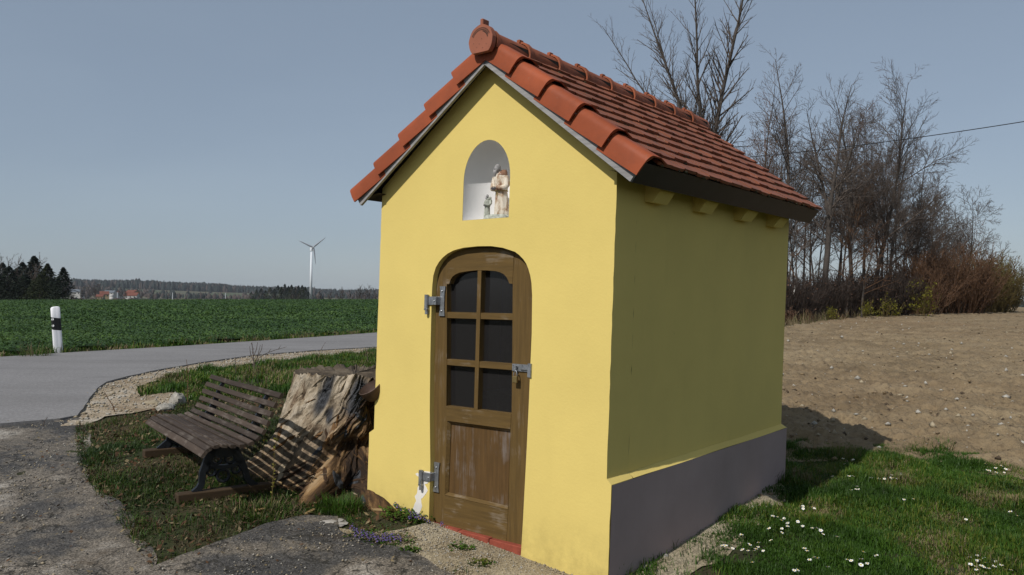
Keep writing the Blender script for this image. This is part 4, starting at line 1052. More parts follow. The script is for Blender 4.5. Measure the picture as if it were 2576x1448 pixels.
def flakes(data, n, seed):
    scx, scy, R_, T, zr, P = data; rd = random.Random(seed); mb = MB(); order = np.argsort(R_); Rs = R_[order]; H = len(T)
    def pt(a, t, off):
        a = (a+PI) % (2*PI)-PI; t = min(max(t, 0), 1); k = min(H-1, int(t*(H-1)+.5)); j = order[min(len(Rs)-1, int(np.searchsorted(Rs, a)))]
        p = P[k, j]; d = np.array([p[0]-scx, p[1]-scy, .0]); d /= np.linalg.norm(d)+1e-9; return p+d*off
    for q in range(n):
        a0, t0 = (rd.uniform(-1.55, 1.1), rd.uniform(.02, .97)) if rd.random() < .85 else (rd.gauss(.2, .12), rd.uniform(.01, .16)); pale = a0 < -.42+1.25*(t0-.48)
        if pale and rd.random() < .7: continue
        L = rd.uniform(.025, .10)*(1 if pale else 1.1); w = rd.uniform(.012, .05); h = rd.uniform(.004, .024)
        u = rd.random(); m = (0 if u < .85 else 1) if pale else (1 if u < .22 else 2 if u < .72 else 3 if u < .80 else 0)
        if (a0+.50-.5*(t0-.84))**2/.02+(t0-.84)**2/.05 < 1 or (a0-.05-.35*(t0-.8))**2/.03+(t0-.8)**2/.05 < 1: m = 3; L *= .4; w *= 1.2
        R = []; sk = rd.uniform(-.16, .16)
        nn = 7
        for s in range(nn):
            f = -1+2*s/(nn-1); t = t0+f*L; a = a0+.85*f*L+sk*f; ww = w*(1-abs(f)**2.2)*rd.uniform(.7, 1.25)+.002; hh = h*(1-abs(f)**3)*rd.uniform(.6, 1.3)
            if rd.random() < .5 and f > .6: hh *= 1.6
            R.append([pt(a-ww, t, -.012), pt(a-ww*.6, t, hh*.8), pt(a+ww*.15, t, hh), pt(a+ww*.7, t, hh*.5), pt(a+ww, t, -.012)])
        if max(np.linalg.norm(R[i+1][2]-R[i][2]) for i in range(nn-1)) > .075: continue
        mb.add([p for r in R for p in r], [(i*5+j, i*5+j+1, (i+1)*5+j+1, (i+1)*5+j) for i in range(nn-1) for j in range(4)], m)
    return mb
def top_mat():
    t = NT('weathered_sawn_top')
    col = t.ramp(t.noise(5, detail=8, rough=.7), [(.3, (.030, .024, .018)), (.5, (.085, .066, .046)), (.7, (.17, .14, .10))])
    t.bump(t.noise(16, detail=6, rough=.7), .9, .03); return t.done(col, .95)
M_top = top_mat()
stump, sdat = make_stump()
M_sp0 = wood_mat('pale_stump_splinter', (.29, .23, .155), (.42, .36, .28), .8, 'z', .9); M_sp1 = wood_mat('ochre_rot_splinter', (.13, .070, .028), (.30, .21, .11), .6, 'z', .9)
M_sp2 = wood_mat('dark_rot_splinter', (.045, .026, .014), (.16, .11, .06), .2, 'z', .95); M_sp3 = simple('grey_bark_plate', (.045, .047, .051), .95, 0, .6, 30, .8, .01)
flakes(sdat, 240, 5).build('bark_and_splinters', [M_sp0, M_sp1, M_sp2, M_sp3], stump, False)['kind'] = 'stuff'
tag(stump, 'large rotting tree stump with grey bark patches against the chapel wall', 'tree stump')

# bowl wedged between the stump and the wall
bw = MB(); cb = at_dist(941, 990, 6.15); R1 = []
for r_, z_ in ((.095, .06), (.088, .02), (.066, -.03), (.03, -.055), (.004, -.06)): R1.append([(r_*math.cos(2*PI*j/20), r_*math.sin(2*PI*j/20), z_) for j in range(20)])
R1 = [[(p[0]*.94, p[1]*.94, p[2]+.004) for p in R1[3]], [(p[0]*.94, p[1]*.94, p[2]+.004) for p in R1[1]], [(p[0]*.96, p[1]*.96, p[2]+.003) for p in R1[0]]]+R1
bw.rings(R1); bo = bw.build('metal_bowl', M_rust, None, True, math.radians(60)); bo.location = cb; bo.rotation_euler = (.35, -.5, 0)
tag(bo, 'rusty metal bowl stuck between the stump and the yellow wall', 'bowl')

# ------------------------------------------------------------------ road delineator post
pb = at(146, 891); pd = pb.y; hpx = 119/FPX*pd
post = empty('delineator_post', pb, 0, 'white reflector post with slanted black band at the road edge', 'post')
post.rotation_euler = (Matrix.Rotation(math.radians(-5.0), 3, 'Y') @ Matrix.Rotation(math.radians(-20), 3, 'Z')).to_euler()
wr = hpx*.088
def post_ring(z, k, cut=0): # rounded triangular section
    R = []
    for j in range(18):
        a = 2*PI*j/18; rr = wr*k*(1+.20*math.cos(3*(a+PI/2)))
        R.append((rr*math.cos(a), rr*math.sin(a)*.9, z+cut*rr*math.cos(a)))
    return R
mb = MB(); mb.rings([post_ring(-.15, 1), post_ring(hpx*.52, 1, -.32)]); mb.build('lower_body', M_postwhite, post, True, math.radians(40))
mb = MB(); mb.rings([post_ring(hpx*.522, 1.005, -.32), post_ring(hpx*.778, 1.005, -.32)]); mb.build('black_band', M_postblack, post, True, math.radians(40))
mb = MB(); mb.rings([post_ring(hpx*.78, 1, -.32), post_ring(hpx*.965, 1, .1), post_ring(hpx*.99, .8, .1), post_ring(hpx*1.0, .45, .1)]); mb.build('white_head', M_postwhite, post, True, math.radians(40))
for zz in (.60, .735):
    mb = MB(); mb.tube([(.0, -wr*.86, hpx*zz), (.0, -wr*1.04, hpx*zz)], hpx*.026, 14); o = mb.build('reflector', M_reflect, post); o.rotation_euler = (0, 0, math.radians(10))

# ------------------------------------------------------------------ stones, chips, stems, flowers
def rock(name, u, v, s, mat, label, cat, seed, sq=.55, dz=0):
    p = at(u, v); mb = MB(); rd = random.Random(seed); R = []
    nu, nv = 18, 11
    for i in range(1, nv):
        t = PI*i/nv; ring_ = []
        for j in range(nu):
            a = 2*PI*j/nu; d = Vector((math.sin(t)*math.cos(a), math.sin(t)*math.sin(a), -math.cos(t)))
            k = .55+.75*float(fbm(d.x*2.3+seed*3.1+d.z*1.7, d.y*2.3+d.z*1.3, 5, seed, .62)); k = round(k*11)/11*.6+k*.4
            ring_.append((d.x*s*k, d.y*s*k*.75, d.z*s*k*sq))
        R.append(ring_)
    mb.rings(R); o = mb.build(name, mat, None, True, math.radians(30)); o.location = (p.x, p.y, p.z+s*.22*sq+dz); o.rotation_euler = (0, 0, rd.uniform(0, 6))
    return tag(o, label, cat)
rock('limestone_rock', 447, 1018, .12, M_stone, 'largest jagged white limestone rock behind the bench seat', 'rock', 3, .95)
rock('limestone_rock', 418, 1032, .13, M_stone, 'low white limestone rock left of the biggest rock', 'rock', 8, .5)
rock('limestone_rock', 383, 1018, .10, M_stonet, 'flat tan limestone rock on the gravel left of the white rocks', 'rock', 5, .4)
rock('limestone_rock', 482, 1003, .05, M_stone, 'small white stone right of the big rock behind the bench', 'rock', 6, .6)
rock('limestone_rock', 770, 1245, .05, M_stone, 'pale flat stone lying in front of the stump', 'rock', 9, .35)
rock('limestone_rock', 822, 1318, .16, simple('pale_concrete_lump', (.34, .32, .29), .9, 0, .25, 12, .5), 'pale concrete lump at the tip of the asphalt apron', 'rock', 12, .16)
rock('limestone_rock', 1618, 1432, .055, M_stone, 'white crumbled stone at the foot of the plinth corner', 'rock', 14, .5)
rock('limestone_rock', 2500, 1052, .055, M_stone, 'bright white stone lying on the ploughed field', 'rock', 15, .5)
rock('limestone_rock', 2232, 1124, .07, M_stonet, 'flat tan stone at the lawn edge of the field', 'rock', 16, .35)
rock('limestone_rock', 2296, 1112, .05, M_stonet, 'second pale stone further right on the lawn edge of the field', 'rock', 17, .4)
def chip(u, v, L, lab, ang, seed):
    p = at(u, v); mb = MB().bbox(-L/2, L/2, -L*.14, L*.14, -.008, .010, .003); o = mb.build('wood_chip', M_chipw)
    o.location = (p.x, p.y, p.z+.018); o.rotation_euler = (random.uniform(-.3, .3), random.uniform(-.3, .2), ang); tag(o, lab, 'wood chip', 'splinters from the stump')
chip(780, 1295, .10, 'upright yellow splinter by the pale lump of the apron', 1.2, 1)
chip(655, 1205, .09, 'wood splinter in the grass right of the near sleeper', .4, 2)
chip(690, 1225, .12, 'long thin splinter left of the stump root', .2, 3)
chip(615, 1255, .07, 'small pale chip in the grass below the near sleeper', -.5, 4)
chip(655, 1290, .08, 'pale chip lying in the grass before the apron', .9, 5)
chip(730, 1215, .14, 'brown splinter at the left foot of the stump', .35, 6)
chip(960, 1290, .16, 'pale splinter on the root beside the door', -.5, 7)

def stem(u0, v0, pts, r, mat, label, leaf=None, nleaf=0, seed=0, side=()):
    """a dry stem rooted at one pixel; pts are its further points as seen, at the same distance"""
    p0 = at(u0, v0); P = [p0]+[at_dist(u, v, p0.y+d) for u, v, d in pts]; mb = MB()
    n = len(P); mb.tube(P, [r*(1-.6*i/(n-1)) for i in range(n)], 5)
    rd = random.Random(seed)
    for s in side: mb.tube([at_dist(u, v, p0.y+d) for u, v, d in s], [r*.6]*(len(s)-1)+[r*.3], 4)
    o = mb.build('dry_stem', mat); tag(o, label, 'plant')
    if leaf:
        lb = MB()
        for q in range(nleaf):
            k = rd.uniform(.15, .98)*(n-1); i = min(n-2, int(k)); c = P[i].lerp(P[i+1], k-i); a = rd.uniform(0, 6.3); s = rd.uniform(.006, .012)
            d = Vector((math.cos(a), math.sin(a), rd.uniform(0, .8))); e = d.orthogonal().normalized()*s*.6
            lb.add([c, c+d*s+e, c+d*s*2, c+d*s-e], [(0, 1, 2, 3)])
        lb.build('buds', leaf, o)['kind'] = 'stuff'
    return o
stem(473, 1012, [(471, 985, 0), (474, 950, 0), (469, 905, 0)], .006, M_twigred, 'straight dark red stem standing behind the left end of the bench', M_bud, 14, 1)
stem(640, 935, [(638, 905, 0), (636, 880, 0), (633, 862, 0)], .010, M_twig, 'bushy dry weed with a side branch in front of the road', M_bud, 30, 2,
     [[(640, 920, 0), (650, 890, .05), (655, 868, .05)], [(638, 915, 0), (662, 893, 0), (690, 882, .1), (722, 873, .1)], [(637, 900, 0), (645, 880, 0), (648, 862, 0)], [(640, 915, 0), (630, 890, 0), (628, 872, 0)], [(645, 905, 0), (658, 880, 0), (660, 866, 0)], [(675, 888, 0), (682, 878, 0)], [(700, 880, 0), (706, 870, 0)]])
stem(594, 945, [(593, 925, 0), (592, 898, 0)], .006, M_twig, 'short dry stem left of the bushy weed by the road', M_bud, 10, 3)
stem(683, 1278, [(686, 1220, 0), (690, 1150, 0), (697, 1090, 0)], .0035, M_twigolive, 'tall thin stem with yellow buds in front of the stump', M_ylw, 40, 4)
stem(655, 1195, [(660, 1160, 0), (664, 1110, 0), (668, 1092, 0)], .0035, M_twigolive, 'shorter budding stem under the bench by the stump', M_ylw, 24, 5)
stem(925, 920, [(924, 895, 0), (923, 880, 0)], .008, M_twig, 'single dry stalk in the grass beside the chapel wall', M_bud, 8, 6)
stem(795, 908, [(805, 885, 0), (818, 862, 0)], .006, M_twig, 'leaning dry stalk on the road verge above the stump', M_bud, 10, 7)
stem(108, 985+90, [(112, 1060, 0), (120, 1050, 0)], .005, M_twig, 'small dry stalk at the corner of the asphalt', None, 0, 8)
stem(290, 1040, [(283, 1020, 0), (270, 1000, 0), (262, 985, 0)], .006, M_twigred, 'thin red stalk on the pale gravel left of the bench', M_bud, 8, 9)

# daisies
zp = [(692,627),(762,635),(700,667),(611,760),(735,755),(765,757),(892,767),(937,775),(950,772),(987,776),(1040,748),(1035,770),(1050,768),(1070,772),(1105,733),(1103,745),(790,832),(747,857),(783,852),(800,852),(1128,927),(1197,923),(138,980),(404,977),(405,995),(468,985),(485,992),(188,1048),(220,1055),(268,1065),(250,1080),(293,1100),(293,1123),(367,1090),(400,1122),(252,1140),(254,1170),(160,1138),(470,1136),(500,1136),(530,1153),(547,1180),(647,1200),(173,1225),(85,1242),(22,1257),(82,1275),(10,1302),(50,1303),(68,1290),(118,1303),(412,1285),(433,1302),(450,1368),(482,1350),(508,1357),(722,1367),(748,1375),(822,1365),(818,1405),(865,1395),(835,1308),(928,1336),(40,1388),(365,1442),(340,1446),(580,1420),(1710,664),(1740,714),(1785,695),(1825,680),(1855,703),(1790,728),(1845,728),(1725,712),(1888,1015),(1940,1045),(1571,1072),(1650,1335),(1600,1350),(1650,1375),(1668,1367),(1700,1355),(1710,1388),(1742,1372),(1770,1365),(1785,1380),(1605,1400),(1635,1415),(1680,1410),(1700,1420),(1735,1430),(1775,1415),(1825,1407),(1645,1440),(1895,1442)]
D_px = [((2800+x/1.9106)/1.4907, (1400+y/1.9106)/1.4907) for x, y in zp]+[((2200+x/2.382)/1.4907, (1550+y/2.382)/1.4907) for x, y in ((1210, 1220), (1240, 1220), (1305, 1245), (1390, 1258), (1382, 1120))]
def daisy_protos():
    out = []
    for sd in range(3):
        rd = random.Random(sd); mb = MB()
        for q in range(16):
            a = 2*PI*q/16+rd.uniform(-.1, .1); r0, r1 = .003, .0118+rd.uniform(-.0015, .0015); dz = rd.uniform(-.002, .003)
            ca, sa = math.cos(a), math.sin(a); wv = .0022
            mb.add([(r0*ca-sa*wv*.5, r0*sa+ca*wv*.5, 0), (r0*ca+sa*wv*.5, r0*sa-ca*wv*.5, 0), (r1*.8*ca+sa*wv, r1*.8*sa-ca*wv, dz+.001), (r1*ca, r1*sa, dz), (r1*.8*ca-sa*wv, r1*.8*sa+ca*wv, dz+.001)], [(0, 1, 2, 3, 4)], 0)
        mb.tube([(0, 0, -.001), (.002, 0, -.03), (0, .002, -.075)], .0011, 4, 1)
        me = mb.build('daisy', [M_petal, M_g1]); dm = MB(); dm.sphere((0, 0, .001), (.0042, .0042, .0028), 0, 8, 5); dm.build('flower_disc', M_disc, me)
        out.append(me)
    return out
protos = daisy_protos(); used = set()
# the viewer looks down on them: they face up, tipped a little to the sun
for k, (u, v) in enumerate(D_px):
    p = at(u, v+7); i = k % 3
    o = protos[i] if i not in used else copy_tree(protos[i]); used.add(i)
    d = (ray(u, v)); t_ = (p.y)/d.y; zz = CAM_H+d.z*t_
    o.location = (p.x, p.y, max(gz1(p.x, p.y)+.045, zz)); s = random.uniform(.95, 1.35); o.scale = (s, s, s)
    o.rotation_euler = (random.uniform(-.1, .55), random.uniform(-.4, .3), random.uniform(0, 6))
    tag(o, 'small white daisy with yellow centre in the short lawn grass', 'daisy', 'daisies in the lawn')
# violets
def violet():
    mb = MB(); rd = random.Random(4)
    for q in range(9):
        a = 2*PI*q/9*2.4; z = -.002-.0028*q; r_ = .006+.0006*q; c = (r_*.5*math.cos(a), r_*.5*math.sin(a), z)
        mb.add([(c[0], c[1], z+.003), (r_*1.5*math.cos(a+.5), r_*1.5*math.sin(a+.5), z), (r_*1.8*math.cos(a), r_*1.8*math.sin(a), z-.005), (r_*1.5*math.cos(a-.5), r_*1.5*math.sin(a-.5), z)], [(0, 1, 2, 3)], 0)
    mb.tube([(0, 0, 0), (.001, 0, -.03), (0, .002, -.07)], .0012, 4, 1)
    return mb.build('violet', [M_violet, M_g2])
vp = violet(); first = True
V1 = [(895, 1352), (898, 1345), (905, 1356), (912, 1350), (920, 1358), (926, 1354), (931, 1362), (938, 1352), (941, 1360), (948, 1366), (952, 1358), (958, 1363), (963, 1355), (968, 1364), (974, 1360), (980, 1368), (986, 1358), (993, 1366), (1001, 1360), (1008, 1366), (883, 1336), (970, 1352)]
V2 = [(985, 1268), (992, 1279), (1003, 1284), (1012, 1290), (1020, 1285), (1028, 1296), (1036, 1302), (1043, 1306), (1052, 1310), (1060, 1304), (1068, 1313), (1078, 1316), (1010, 1275), (1030, 1308), (1110, 1322)]
for lst, lab in ((V1, 'purple violet in the row along the edge of the asphalt apron'), (V2, 'purple violet in the green clump left of the chapel door')):
    for u, v in lst:
        p = at(u, v+9); o = vp if first else vp.copy()
        if not first: COL.objects.link(o)
        first = False
        s = random.uniform(.9, 1.4); o.scale = (s, s, s); o.location = (p.x, p.y, p.z+.055*s); o.rotation_euler = (random.uniform(-.3, .3), random.uniform(-.3, .3), random.uniform(0, 6))
        tag(o, lab, 'violet', 'purple violets near the door')
# leafy clump among the violets, and grass tufts
def clump(u, v, n, rad, mats, label, h=.05, seed=0, wide=1.8):
    p = at(u, v); rd = random.Random(seed); mb = MB()
    for q in range(n):
        r_ = rad*math.sqrt(rd.random()); a = rd.uniform(0, 2*PI); x, y = p.x+r_*math.cos(a)*wide*.7, p.y+r_*math.sin(a)*.7; z = gz1(x, y)+rd.uniform(.008, h)
        b = rd.uniform(0, 2*PI); s = rd.uniform(.008, .016); d = Vector((math.cos(b), math.sin(b), rd.uniform(-.2, .7))); e = Vector((-d.y, d.x, rd.uniform(-.2, .2)))*s*.7
        c = Vector((x, y, z)); mb.add([c, c+d*s+e, c+d*s*2.1, c+d*s-e], [(0, 1, 2, 3)], rd.randint(0, len(mats)-1))
    o = mb.build('leaf_clump', mats); tag(o, label, 'plant'); return o
clump(1030, 1305, 420, .17, [M_g1, M_g2], 'low green leafy clump between the root and the door', .06, 1)
clump(950, 1362, 300, .16, [M_g1, M_g2, M_g4], 'flat leafy clump under the purple flower row', .035, 2, 2.2)
clump(1160, 1385, 90, .07, [M_g2, M_g1], 'small weed on the sandy gravel before the threshold', .03, 3)
clump(1030, 1393, 90, .05, [M_g2, M_g1], 'small weed at the asphalt edge left of the gravel strip', .03, 4)
clump(1215, 1425, 90, .08, [M_g2, M_g3], 'small weed in the gravel furthest right of the door', .025, 5)
def tuft(u, v, n, h, rad, label, mats, seed):
    p = at(u, v); rd = random.Random(seed); mb = MB()
    for q in range(n):
        a = rd.uniform(0, 2*PI); r_ = rad*math.sqrt(rd.random()); x, y = p.x+r_*math.cos(a), p.y+r_*math.sin(a)*.8; z = gz1(x, y)-.01; hh = h*rd.uniform(.5, 1.1); b = a+rd.uniform(-1, 1); ln = rd.uniform(.1, .8); ww = rd.uniform(.0016, .0032)
        c, s = math.cos(b), math.sin(b); P = [(x+c*ln*hh*t*t, y+s*ln*hh*t*t, z+hh*(t-.3*ln*t*t)) for t in (0, .5, 1)]
        mb.add([(P[0][0]-s*ww, P[0][1]+c*ww, P[0][2]), (P[0][0]+s*ww, P[0][1]-c*ww, P[0][2]), (P[1][0]+s*ww, P[1][1]-c*ww, P[1][2]), (P[1][0]-s*ww, P[1][1]+c*ww, P[1][2]), P[2]], [(0, 1, 2, 3), (3, 2, 4)], rd.randint(0, len(mats)-1))
    o = mb.build('grass_tuft', mats); tag(o, label, 'grass tuft'); return o
tuft(855, 1285, 420, .14, .16, 'dense green grass tuft between the stump roots', [M_g1, M_g2, M_g2], 1)
tuft(1535, 1448, 140, .13, .13, 'grass tuft at the front corner of the chapel', [M_g1, M_g2, M_g3], 2)
tuft(1945, 1212, 260, .16, .16, 'dark grass tuft against the far end of the plinth', [M_g2, M_g1], 3)
tuft(2350, 1135, 260, .17, .20, 'tall grass tuft on the field edge of the lawn', [M_g1, M_g2], 4)
tuft(640, 1290, 300, .10, .22, 'green grass tuft in front of the near sleeper', [M_g1, M_g2, M_g4], 5)
tuft(85, 900, 200, .35, .3, 'brown and green grass tuft left of the reflector post', [M_g2, M_g4, M_g1], 6)
# ------------------------------------------------------------------ trees
def tubes(segs, k, name, mat, parent):
    if not segs: return None
    A = np.array([s[0] for s in segs]); B = np.array([s[1] for s in segs]); ra = np.array([s[2] for s in segs]); rb = np.array([s[3] for s in segs])
    d = B-A; d /= np.linalg.norm(d, axis=1, keepdims=True)+1e-9
    ref = np.where(np.abs(d[:, 2:3]) < .9, np.array([[0, 0, 1.]]), np.array([[1., 0, 0]]))
    u = np.cross(d, ref); u /= np.linalg.norm(u, axis=1, keepdims=True)+1e-9; v = np.cross(d, u)
    an = np.arange(k)*2*PI/k; cs = np.cos(an)[None, :, None]; sn = np.sin(an)[None, :, None]
    off = u[:, None]*cs+v[:, None]*sn
    V = np.concatenate([A[:, None]+off*ra[:, None, None], B[:, None]+off*rb[:, None, None]], 1).reshape(-1, 3)
    b = (np.arange(len(segs))*2*k)[:, None]; F = np.concatenate([b+np.array([[j, (j+1) % k, k+(j+1) % k, k+j]]) for j in range(k)], 1).reshape(-1, 4)
    return mesh_obj(name, V, F, mat, parent, None, k > 3)
class Grow:
    def __init__(s, seed, spread=.55, up=.25, minr=.006, wig=.10, density=1.0, levels=4):
        s.r = random.Random(seed); s.tr = []; s.br = []; s.tips = []; s.spread = spread; s.up = up; s.minr = minr; s.wig = wig; s.den = density; s.lv = levels
    def limb(s, p, d, L, r, lv, nseg=None, top=.25):
        """a limb of length L: returns its points; side shoots are added on the way"""
        n = nseg or max(3, int(L/(.55 if lv < 2 else .32))); q = s.r; pts = [p]; rad = [r]
        for i in range(n):
            w_ = s.wig*(.38, .85, 1.15, 1.3, 1.4)[lv]
            d = (d+Vector((q.gauss(0, w_), q.gauss(0, w_), q.gauss(0, w_*.6)+s.up*(.10 if lv else .02)))).normalized()
            p2 = p+d*(L/n); r2 = max(s.minr*.6, r*(1-(1-top)*(i+1)/n))
            (s.tr if lv == 0 else s.br).append((tuple(p), tuple(p2), rad[-1], r2)); p = p2; pts.append(p); rad.append(r2)
        return pts, rad, d
    def shoots(s, pts, rad, lv, L, start, count, lr):
        q = s.r; n = len(pts)-1
        for c in range(count):
            f = start+(1-start)*((c+q.random())/count); k = min(n-1, int(f*n)); t = f*n-k; p = pts[k].lerp(pts[k+1], t)
            base = (pts[k+1]-pts[k]).normalized(); a = q.uniform(0, 2*PI); o = base.orthogonal().normalized(); o.rotate(Matrix.Rotation(a, 3, base))
            sp = s.spread*q.uniform(.75, 1.3); d = (base*math.cos(sp)+o*math.sin(sp)); d = (d+Vector((0, 0, s.up*.5))).normalized()
            l = L*lr*(1-.62*(f-start)/(1-start+1e-6))*q.uniform(.7, 1.2); r0 = rad[k]*q.uniform(.42, .62)
            if l < .12: continue
            r0 = min(r0, l*.030+.006); r0 = max(r0, s.minr)
            pp, rr, _ = s.limb(p, d, l, r0, lv, None, .3)
            if lv < s.lv: s.shoots(pp, rr, lv+1, l, .18, max(2, int(l*(3.0 if lv == 1 else 4.6)*s.den)), .52 if lv == 1 else .48)
            else: s.tips.append(pp[-1])
def bud_mesh(tips, mat, parent, size, n, seed, name='buds', spread=.1):
    r = np.random.default_rng(seed); T = np.array([tuple(t) for t in tips]); 
    if len(T) == 0: return
    c = T[r.integers(0, len(T), n)]+r.normal(0, spread, (n, 3)); s = size*r.uniform(.6, 1.3, n)
    u = r.normal(0, 1, (n, 3)); u /= np.linalg.norm(u, axis=1, keepdims=True); v = np.cross(u, r.normal(0, 1, (n, 3))); v /= np.linalg.norm(v, axis=1, keepdims=True)+1e-9
    V = np.stack([c-u*s[:, None], c+v*(s*.5)[:, None], c+u*s[:, None], c-v*(s*.5)[:, None]], 1).reshape(-1, 3)
    return mesh_obj(name, V, np.arange(4*n).reshape(n, 4), mat, parent)
def bare_tree(u, dist, vtop, label, seed, lean=0, split=None, r0=None, start=.25, count=None, lr=.36, spread=.86, up=.16, group='bare trees of the wood behind the field', twig=None, buds=None, levels=4, den=1.25, name='bare_tree', vbase=None):
    c = at_dist(u, 800, dist); x, y = c.x, c.y; z0 = gz1(x, y)-.1
    top = at_dist(u, vtop, dist).z; H = top-z0; root = empty(name, (x, y, z0), 0, label, 'tree', group)
    g_ = Grow(seed, spread, up, minr=dist*.00019, wig=.095, density=den, levels=levels); r0 = r0 or H*.0125
    d = Vector((lean, random.Random(seed).uniform(-.05, .05), 1)).normalized()
    if split:
        pts, rad, d2 = g_.limb(Vector((0, 0, 0)), d, H*split[0], r0, 0, 6, .8)
        for (dx, dy, fr, ls) in split[1]:
            dd = (d2+Vector((dx, dy, 0))).normalized(); pp, rr, _ = g_.limb(pts[-1], dd, (H*(1-split[0]))*ls, rad[-1]*fr, 0, 12, .12)
            g_.shoots(pp, rr, 1, H*(1-split[0]), .06, int((count or 26)*.5*fr*1.3), lr)
        g_.shoots(pts, rad, 1, H, .7, 3, lr*.7)
    else:
        pts, rad, _ = g_.limb(Vector((0, 0, 0)), d, H, r0, 0, 16, .08)
        g_.shoots(pts, rad, 1, H, start, count or 24, lr)
    tubes(g_.tr, 7, 'trunk', M_bark, root); cr = tubes(g_.br, 3, 'crown', twig or M_twig, root)
    if buds: bud_mesh(g_.tips, buds[0], root, buds[1], buds[2], seed, 'buds', buds[3] if len(buds) > 3 else .08)
    return root
BT = bare_tree
BT(1772, 40, -150, 'tallest bare tree with two steep stems rising behind the ridge end', 101, split=(.34, [(-.34, .1, .75, .95), (-.02, 0, .95, 1.02), (-.18, -.15, .7, .95), (-.66, 0, .55, .80), (-.48, .2, .5, .85)]), r0=.19, count=96, lr=.20, spread=.60, up=.24, den=1.0)
BT(1880, 46, 205, 'slender tree with red brown buds just right of the ridge end', 102, r0=.10, count=24, lr=.22, spread=.5, twig=M_twigred, buds=(M_bud, .05, 900, .15))
BT(1838, 44, 230, 'thin reddish sapling close behind the roof slope', 112, r0=.07, count=20, lr=.22, twig=M_twigred, buds=(M_bud, .05, 600, .15))
BT(1978, 46, 128, 'tall straight bare tree whose top stands above the right group', 103, r0=.17, count=30, lr=.27, spread=.7, start=.22)
BT(2070, 44, 200, 'bare tree with a forked trunk seen past the roof corner', 104, r0=.18, split=(.42, [(.10, 0, .8, 1.0), (-.18, .1, .7, .85), (.34, 0, .6, .8)]), count=44, lr=.36)
BT(2145, 48, 235, 'bare tree right of the forked trunk, with upright limbs', 105, r0=.15, count=30, lr=.28, spread=.55, start=.3)
BT(2192, 50, 215, 'broad bare tree leaning right over the cable', 106, r0=.15, lean=.10, count=30, lr=.36, spread=.65)
BT(2238, 54, 330, 'mid height bare tree right of the broad leaning one', 107, r0=.14, count=26, lr=.34, spread=.7)
BT(2290, 58, 395, 'bare tree with a rounded crown above the brown thicket', 108, r0=.13, count=26, lr=.36, spread=.75)
BT(2352, 64, 480, 'lower bare tree over the middle of the brown bush', 109, r0=.11, count=24, lr=.40, spread=.8)
BT(2425, 68, 492, 'last bare tree to the right, fanning out over the olive bush', 110, r0=.11, lean=.12, count=24, lr=.46, spread=.8)
BT(1920, 52, 330, 'thin bare tree between the two tall straight ones', 113, r0=.09, count=22, lr=.26)
BT(2020, 56, 300, 'thin dark tree behind the roof edge corner', 114, r0=.09, count=22, lr=.26)
BT(2110, 60, 330, 'thin bare tree behind the forked trunk', 115, r0=.09, count=22, lr=.26)
BT(2215, 66, 420, 'thin bare tree behind the leaning one', 116, r0=.09, count=20, lr=.28)
BT(2005, 40, 560, 'short thin tree close to the chapel rear corner', 117, r0=.07, count=18, lr=.3, twig=M_twigred)
BT(2168, 44, 560, 'short crooked understorey tree with rusty twigs', 118, r0=.07, count=20, lr=.36, twig=M_twigred)
BT(2385, 76, 520, 'thin bare tree behind the olive bush', 119, r0=.09, count=20, lr=.36)

q_ = random.Random(77)
for k, (u, d_, vt) in enumerate(((1860, 58, 330), (1905, 60, 300), (1945, 50, 330), (1960, 62, 280), (2000, 54, 380), (2035, 48, 330), (2055, 62, 300), (2095, 52, 290), (2120, 56, 270), (2165, 58, 290), (2180, 62, 320), (2205, 56, 300), (2225, 60, 330), (2255, 60, 400), (2270, 64, 420), (2310, 66, 440), (2330, 60, 500), (2370, 68, 500), (2400, 66, 540), (2440, 72, 540), (1990, 44, 470), (2050, 46, 500), (2130, 45, 480), (2240, 50, 520))):
    BT(u, d_, vt, 'thin bare tree inside the dense row of the wood behind the ploughed field', 700+k, r0=.075, count=22, lr=.30, spread=.8, levels=3, den=1.5, lean=q_.uniform(-.05, .07), twig=[M_twig, M_twigred, M_twig][k % 3])
def thicket(u, dist, wpx, vtop, label, seed, mat, n=60, leaf=None, nl=0, group='bushes along the wood edge', lsz=.06, name='bush', den=1.0):
    c = at_dist(u, 800, dist); z0 = gz1(c.x, c.y)-.05; H = at_dist(u, vtop, dist).z-z0; R = wpx/2/FPX*dist
    root = empty(name, (c.x, c.y, z0), 0, label, 'bush', group); g_ = Grow(seed, .5, .22, minr=dist*.00030, wig=.12, density=den, levels=2); q = random.Random(seed)
    for k in range(n):
        a = q.uniform(0, 2*PI); rr = R*math.sqrt(q.random())*.75; p = Vector((rr*math.cos(a), rr*math.sin(a)*.7, 0))
        out = .45*rr/max(R, .01); d = Vector((out*math.cos(a)+q.gauss(0, .18), out*math.sin(a)+q.gauss(0, .18), 1)).normalized()
        h = H*q.uniform(.55, 1.0)*(1-.35*(rr/R)**2)
        pp, rd_, _ = g_.limb(p, d, h, max(g_.minr, h*.007), 1, 7, .3); g_.shoots(pp, rd_, 1, h, .12, max(4, int(h*3.2*den)), .36)
    tubes(g_.br, 3, 'stems', mat, root)['kind'] = 'stuff'
    lf = bud_mesh(g_.tips, leaf, root, lsz, nl, seed, 'leaves', .12) if leaf else None
    if lf: lf['kind'] = 'stuff'
    return root
TK = thicket
TK(2300, 52, 170, 628, 'dark brown bramble thicket left of the large russet bush', 201, M_twigred, 150, M_bud, 900)
TK(2390, 56, 220, 608, 'large russet twiggy bush in front of the last trees', 202, M_twigred, 260, M_bud, 1500)
TK(2475, 60, 140, 632, 'olive brown bush near the right end of the wood', 203, M_twigolive, 190, M_ylw2, 700)
